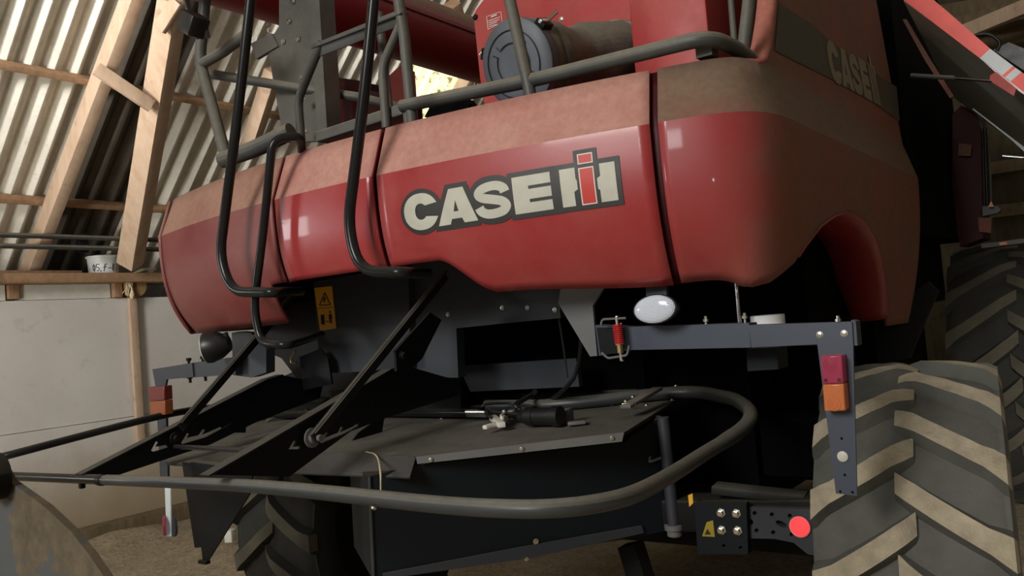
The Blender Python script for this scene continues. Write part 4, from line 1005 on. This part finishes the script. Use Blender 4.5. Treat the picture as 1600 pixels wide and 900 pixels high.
# ---- hitch at the back of the axle
yH = .78
ht = empty('hitch', at(1170, 825, 1, yH), CB); lab(ht, 'drilled dark hitch bar between the spreader and the right rear wheel')
hol = [[(x+3.4*math.cos(k*math.pi/5), y+3.6*math.sin(k*math.pi/5)) for k in range(10)] for x, y in ((1179, 802), (1206, 804), (1234, 806), (1182, 829), (1208, 832), (1237, 835))]
hol.append([(1221+9*math.cos(k*math.pi/7)+1.0*math.sin(k*math.pi/7), 819+5*math.sin(k*math.pi/7)+3*math.cos(k*math.pi/7)) for k in range(14)]); hol.append([(1172+5*math.cos(k*math.pi/5), 816+5*math.sin(k*math.pi/5)) for k in range(10)])
m = MB(); m.plate(PX([(1160, 792), (1275, 796), (1285, 870), (1262, 866), (1240, 848), (1210, 842), (1166, 841)], 1, yH), (0, 1, 0), .03, [PX(h_, 1, yH) for h_ in hol]); m.build('hitch_bar', 'slated', ht, 30)
m = MB(); m.plate(PX([(1085, 786), (1166, 786), (1169, 866), (1090, 866)], 1, yH-.03), (0, 1, 0), .03, [PX([(x+3*math.cos(k*math.pi/4), y+3*math.sin(k*math.pi/4)) for k in range(8)], 1, yH-.03) for x, y in ((1131, 853), (1157, 856))]); m.build('hitch_plate', 'navy', ht, 30)
for p in ((1127, 801), (1151, 802), (1128, 828), (1153, 829)):
    m = MB(); m.lathe(at(*p, 1, yH-.03), (0, -1, 0), [(0, .017), (.004, .017), (.005, .012), (.018, .012), (.019, .009)], 6); m.build('bolt', 'zinc', ht, 20)
m = MB(); m.lathe(at(1250, 823, 1, yH-.005), (0, -1, 0), [(0, .036), (.004, .036)], 28); m.build('reflector', 'retro_rim', ht)
m = MB(); m.lathe(at(1250, 823, 1, yH-.0095), (0, -1, 0), [(0, .033), (.004, .033), (.0045, .031)], 28); lab(m.build('reflector_lens', 'retro', ht), 'glowing red round reflector on the hitch bar')
m = MB(); m.plate(PX([(1104, 816), (1114, 813), (1117, 839), (1097, 838)], 1, yH-.034), (0, 1, 0), .003); m.build('warning_sticker', 'yellow2', ht)
m = MB(); m.plate(PX([(1105, 827), (1110, 835), (1101, 835)], 1, yH-.037), (0, 1, 0), .003); m.build('sticker_triangle', 'ink', ht)
m = MB(); m.plate(PX([(1075, 774), (1082, 771), (1083, 786), (1077, 792)], 1, yH-.034), (0, 1, 0), .003); m.build('warning_label', 'yellow', ht)
m = MB(); m.bar(at(1020, 800, 1, yH+.1), at(1290, 800, 1, yH+.1), .14, .12, (0, 0, 1), 0, .01); m.build('cross_tube', 'engine', ht)
m = MB(); m.bar(at(1116, 762, 1, yH+.05), at(1260, 778, 1, yH+.1), .1, .03, (0, 0, 1), 0, .004); m.build('step_plate', 'blackd', ht)
m = MB(); m.bar(at(985, 850, 1, .9), at(1010, 930, 1, .9), .08, .08); m.build('drop_leg', 'engine', ht)

# ---- wheels
def carc(w, W, R):
    t = abs(w)/(W/2)
    return R-.045-.018*t*t if t < .9 else R-.045-.018*.81-(t-.9)*.30*W
def wheel(name, C0, R, W, nl, steer, mats, label, parent, lugw=.036, lean=.30, phase=0., up=1):
    r = empty(name, (C0[0], C0[1], C0[2]), parent); lab(r, label)
    C0 = V(C0); Rz = Matrix.Rotation(steer, 3, 'Z')
    def pt(rad, a, w): return C0+Rz @ V((w, -rad*math.cos(a), rad*math.sin(a)))
    m = MB(); n = 72
    prof = []
    for i in range(-10, 11): w = i/10*W/2*.98; prof.append((w, carc(w, W, R)))
    sw = [(W*.515, R*.90), (W*.53, R*.82), (W*.525, R*.74), (W*.47, R*.66), (W*.40, R*.60), (W*.36, R*.57)]
    prof = [(-a, b_) for a, b_ in reversed(sw)]+prof+sw
    vs = [pt(rr, 2*math.pi*k/n, w) for w, rr in prof for k in range(n)]; fs = []
    for i in range(len(prof)-1):
        for k in range(n): a = i*n+k; b_ = i*n+(k+1) % n; fs.append((a, b_, b_+n, a+n))
    m.add(vs, fs, 0)
    rnd = random.Random(5)
    for side in (-1, 1):
        for q in range(nl):
            a0 = 2*math.pi*(q+(.5 if side > 0 else 0)+phase)/nl; K = 10; vs = []; fs = []; ms = []
            for i in range(K+1):
                t = i/K; w = side*(-.028+(W/2*1.03+.028)*t)
                a = a0 - up*lean*(t**.85)*1.0
                base = carc(w, W, R) if abs(w) < W/2*.98 else carc(W/2*.97*side, W, R)
                hgt = min(1, .35+t*4)*.047*(1 if t < .93 else .85); wd = lugw*(1 if t < .8 else 1+.35*(t-.8)/.2)
                sh = .006*rnd.uniform(-1, 1)
                for da, rr in ((-wd*1.5/R, base-.01), (-wd*.92/R, base+hgt+sh*.3), (wd*.92/R, base+hgt-sh*.3), (wd*1.5/R, base-.01)):
                    vs.append(pt(rr, a+da, w))
            for i in range(K):
                for j in range(3): b_ = i*4+j; fs.append((b_, b_+1, b_+5, b_+4)); ms.append(1 if j == 1 else 0)
            fs.append((0, 1, 2, 3)); ms.append(1); b_ = K*4
            # shoulder drop
            w = side*W*.52; o_ = len(vs); a = a0-up*lean
            for da, rr in ((-lugw*1.5/R, R*.86), (-lugw*1.2/R, R*.885), (lugw*1.2/R, R*.885), (lugw*1.5/R, R*.86)): vs.append(pt(rr, a+da, w*(1.02 if abs(da) < lugw*1.3/R else 1.)))
            for j in range(3): fs.append((b_+j, b_+j+1, o_+j+1, o_+j)); ms.append(1 if j == 1 else 0)
            base_i = len(m.v); m.v += [tuple(v) for v in vs]
            for f, mi in zip(fs, ms): m.f.append(tuple(i+base_i for i in f)); m.m.append(mi)
    m.build('tyre', mats, r, 30)
    m = MB(); ax = Rz @ V((1, 0, 0)); m.lathe(C0, ax, [(-W*.40, R*.60), (-W*.42, R*.585), (-W*.38, R*.56), (-W*.1, R*.50), (-W*.05, R*.2), (W*.0, R*.18), (W*.1, R*.18), (W*.1, R*.50), (W*.38, R*.56), (W*.42, R*.585), (W*.40, R*.60)], 40); m.build('rim', 'engine', r)
    return r
wheel('wheel', (1.625, 1.2, .695), .70, .535, 17, math.radians(6), ['rubber', 'lug'], 'muddy right rear wheel with chevron lugs, close to the camera', CB, lugw=.04, phase=.12)
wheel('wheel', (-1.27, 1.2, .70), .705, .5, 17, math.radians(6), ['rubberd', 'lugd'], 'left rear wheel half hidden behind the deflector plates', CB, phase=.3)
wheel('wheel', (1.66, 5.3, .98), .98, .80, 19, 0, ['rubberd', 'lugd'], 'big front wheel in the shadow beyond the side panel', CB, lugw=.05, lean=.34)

# ---- right flank forward of the side panel
yD = 2.62
m = MB(); m.box((1.0, 3.95, 2.85), (.76, 2.0, 1.75)); m.box((.85, 3.6, 1.4), (.56, 1.4, 1.6)); m.build('engine_bay', 'void', CB)
m = MB(); m.plate(PX([(1450, 440), (1465, 455), (1420, 560), (1370, 570), (1378, 500), (1410, 470)], 1, 2.55), (0, 1, 0), .05); m.build('mud_flap', 'engine', CB)
dr = empty('side_door', at(1430, 20, 1, yD), CB); lab(dr, 'side door swung up and open with orange and white reflective edge')
# door: rear edge at yD, front edge further on; hinge high, lip low and out
h0, l0 = at(1412, 2, 1, yD), at(1632, 162, 1, yD); h1, l1 = at(1487, 150, 1, 4.35), at(1655, 272, 1, 4.35)
nd = (l0-h0).cross(h1-h0).normalized()
if nd.z < 0: nd = -nd
mid = (at(1600, 215, 1, 4.3))
m = MB(); m.plate([h0, l0, l0+(h1-h0)*.95, h1], nd, .03); m.build('door_skin', 'doorinner', dr, 30)
def strip_part(pl, nm, mt_, yy, th=.012): 
    m = MB(); m.plate(PX(pl, 1, yy), (0, 1, 0), th); return m.build(nm, mt_, dr, 30)
strip_part([(1388, -20), (1412, 0), (1531, 91), (1547, 76), (1477, 15), (1440, -16)], 'orange_band', 'orange', yD-.02)
strip_part([(1531, 91), (1547, 76), (1583, 103), (1566, 118)], 'white_band', 'whiteband', yD-.02)
strip_part([(1566, 118), (1583, 103), (1587, 106), (1570, 121)], 'orange_band', 'orange', yD-.02)
strip_part([(1570, 121), (1587, 106), (1596, 112.5), (1579, 127)], 'white_band', 'whiteband', yD-.02)
strip_part([(1579, 127), (1596, 112.5), (1650, 152), (1636, 170)], 'orange_band', 'orange', yD-.02)
strip_part([(1530, 90), (1534, 88), (1660, 178), (1640, 176), (1572, 128)], 'edge_flange', 'red', yD-.01, .02)
strip_part([(1547, 118), (1556, 112), (1588, 138), (1584, 150), (1546, 126)], 'strut_bracket', 'red_rear', yD-.03)
tube_part('gas_strut', [at(1424, 118, 1, yD+.1), at(1492, 122, 1, yD+.03)], .012, 'railgrey', dr)
tube_part('strut_piston', [at(1490, 122, 1, yD+.03), at(1550, 127, 1, yD-.03)], .006, 'chrome', dr)
m = MB(); m.plate(PX([(1519, 170), (1528, 168), (1560, 184), (1612, 235), (1612, 248), (1580, 218)], 1, 4.2), (0, 1, 0), .03); m.build('front_edge', 'whiteband', dr, 30)
m = MB(); m.plate(PX([(1410, 30), (1416, 30), (1455, 95), (1490, 150), (1484, 153), (1446, 96)], 1, yD+.25), (0, 1, 0), .04); m.build('hinge_arm', 'red_side', dr, 30)
for p in ((1518, 152), (1533, 163), (1552, 180)):
    m = MB(); m.box(at(*p, 1, 4.1), (.08, .05, .03), Matrix.Rotation(.5, 3, 'Y'), 0, .008); m.build('door_latch', 'strip', dr)
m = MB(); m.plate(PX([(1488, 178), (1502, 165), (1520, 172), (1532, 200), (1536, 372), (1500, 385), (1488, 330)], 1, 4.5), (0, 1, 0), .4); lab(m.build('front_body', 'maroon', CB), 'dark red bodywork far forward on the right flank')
m = MB(); m.plate(PX([(1498, 224), (1518, 226), (1516, 244), (1497, 243)], 1, 4.45), (0, 1, 0), .03); m.build('body_box', 'red_side', CB)
m = MB(); m.plate(PX([(1528, 340), (1549, 340), (1548, 364), (1530, 362)], 1, 4.45), (0, 1, 0), .06); m.build('step_box', 'red_side', CB)
tube_part('stand_pipe', [at(1532, 160, 1, 4.6), at(1534, 330, 1, 4.6)], .03, 'railgrey', CB)
tube_part('stand_pipe', [at(1539, 200, 1, 4.55), at(1543, 330, 1, 4.55)], .012, 'gloss', CB)
tube_part('stand_pipe', [at(1546, 240, 1, 4.6), at(1549, 325, 1, 4.6)], .008, 'railgrey', CB)
m = MB(); m.plate(PX([(1533, 330), (1536, 322), (1558, 322), (1564, 328), (1558, 333), (1534, 338)], 1, 4.5), (0, 1, 0), .08); m.build('lamp_arm', 'bplastic', CB)
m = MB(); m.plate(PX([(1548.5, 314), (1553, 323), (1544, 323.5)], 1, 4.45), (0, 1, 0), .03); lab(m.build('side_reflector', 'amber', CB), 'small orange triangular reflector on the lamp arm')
tube_part('aerial', [at(1566, 244, 1, 4.6), at(1640, 250, 1, 4.6)], .008, 'chrome', CB)
m = MB(); m.bar(at(1536, 385, 1, 4.6), at(1640, 372, 1, 4.6), .2, .03, (0, 0, 1)); m.build('fender', 'railgrey', CB)
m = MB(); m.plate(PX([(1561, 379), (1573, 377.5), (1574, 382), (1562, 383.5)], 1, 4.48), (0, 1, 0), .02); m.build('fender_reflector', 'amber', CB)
tube_part('mirror_loop', spline([at(1524, 55, 1, 5.), at(1545, 54, 1, 5.), at(1562, 66, 1, 5.), at(1558, 80, 1, 5.)], 6), .012, 'bplastic', CB, 8)
m = MB(); m.plate(PX([(1552, 78), (1576, 66), (1640, 92), (1640, 128), (1600, 110)], 1, 5.), (0, 1, 0), .2); m.build('roof_corner', 'bplastic', CB, 30)
m = MB(); m.bar(at(1372, 405, 1, 2.0), at(1385, 468, 1, 2.0), .03, .05); m.build('leaf_plate', 'slate', CB)
tube_part('grab_pin', [at(1379, 468, 1, 2.0), at(1382, 495, 1, 2.0)], .006, 'chrome', CB)
# horizontal boards on the far wall
for z in (3.15, 2.25): pass
for k, (p0, p1) in enumerate((((1540, 262), (1620, 256)), ((1560, 328), (1620, 325)))):
    beam('wall_rail', at(*p0, 1, 9.15)-V((3, 0, 0)), at(*p1, 1, 9.15)+V((3, 0, 0)), .08, .14, 'woodd', ('upper' if k == 0 else 'lower')+' horizontal rail on the far boarded wall', 'rail', up=(0, 0, 1))

# ================================================================== LIGHT
w = bpy.data.worlds.new('World'); scene.world = w; w.use_nodes = True
bg = w.node_tree.nodes['Background']; bg.inputs[0].default_value = (.72, .8, .9, 1); bg.inputs[1].default_value = .03
def area(name, loc, target, size, sy, power, colr=(1, 1, 1)):
    l = bpy.data.lights.new(name, 'AREA'); l.shape = 'RECTANGLE'; l.size = size; l.size_y = sy; l.energy = power; l.color = colr
    o = bpy.data.objects.new(name, l); col.objects.link(o); o.location = loc
    o.rotation_euler = (V(target)-V(loc)).to_track_quat('-Z', 'Y').to_euler(); return o
area('barn_doorway_light', (.25, -7.6, 5.0), (0.2, 0, 1.8), 2.5, 2.4, 500, (1, .97, .92))
area('left_window_light', (-5.0, -3.3, 2.35), (-.3, 0, 2.0), .8, .7, 34, (.95, .98, 1))
area('rear_window_light', (1.75, -7.2, 3.35), (1.2, 0, 2.1), .9, .55, 26, (.95, .98, 1))
area('roof_fill_light', (.5, 4.5, 7.2), (-3, 3, 3), 1.5, 6, 22, (.95, .98, 1))  # added fill for the roof underside, no source known there
L_ = area('left_wall_fill_light', (-1.0, -6.0, 1.3), (-5.0, 2.0, 2.9), 1.2, 1.2, 16, (1, .97, .9)); L_.data.spread = math.radians(46)  # added narrow lamp to brighten the left wall and roof, no real door
L_ = area('left_roof_fill_light', (-1.2, -7.0, 4.2), (-4.2, 2.5, 5.0), 1.0, 1.0, 42, (1, .98, .94)); L_.data.spread = math.radians(33)  # added grazing lamp to bring out the roof ribs, no known opening
L_ = area('right_flank_fill_light', (4.6, -6.0, 2.4), (3.0, 3.2, .2), .8, .8, 22, (1, .97, .9)); L_.data.spread = math.radians(26)  # added lamp to lift the right floor and raised door, source unseen
sp_ = bpy.data.lights.new('phone_torch', 'POINT'); sp_.energy = 2.5; sp_.shadow_soft_size = .02; so = bpy.data.objects.new('phone_torch', sp_); col.objects.link(so); so.location = CAM+V((.02, -.05, .06))
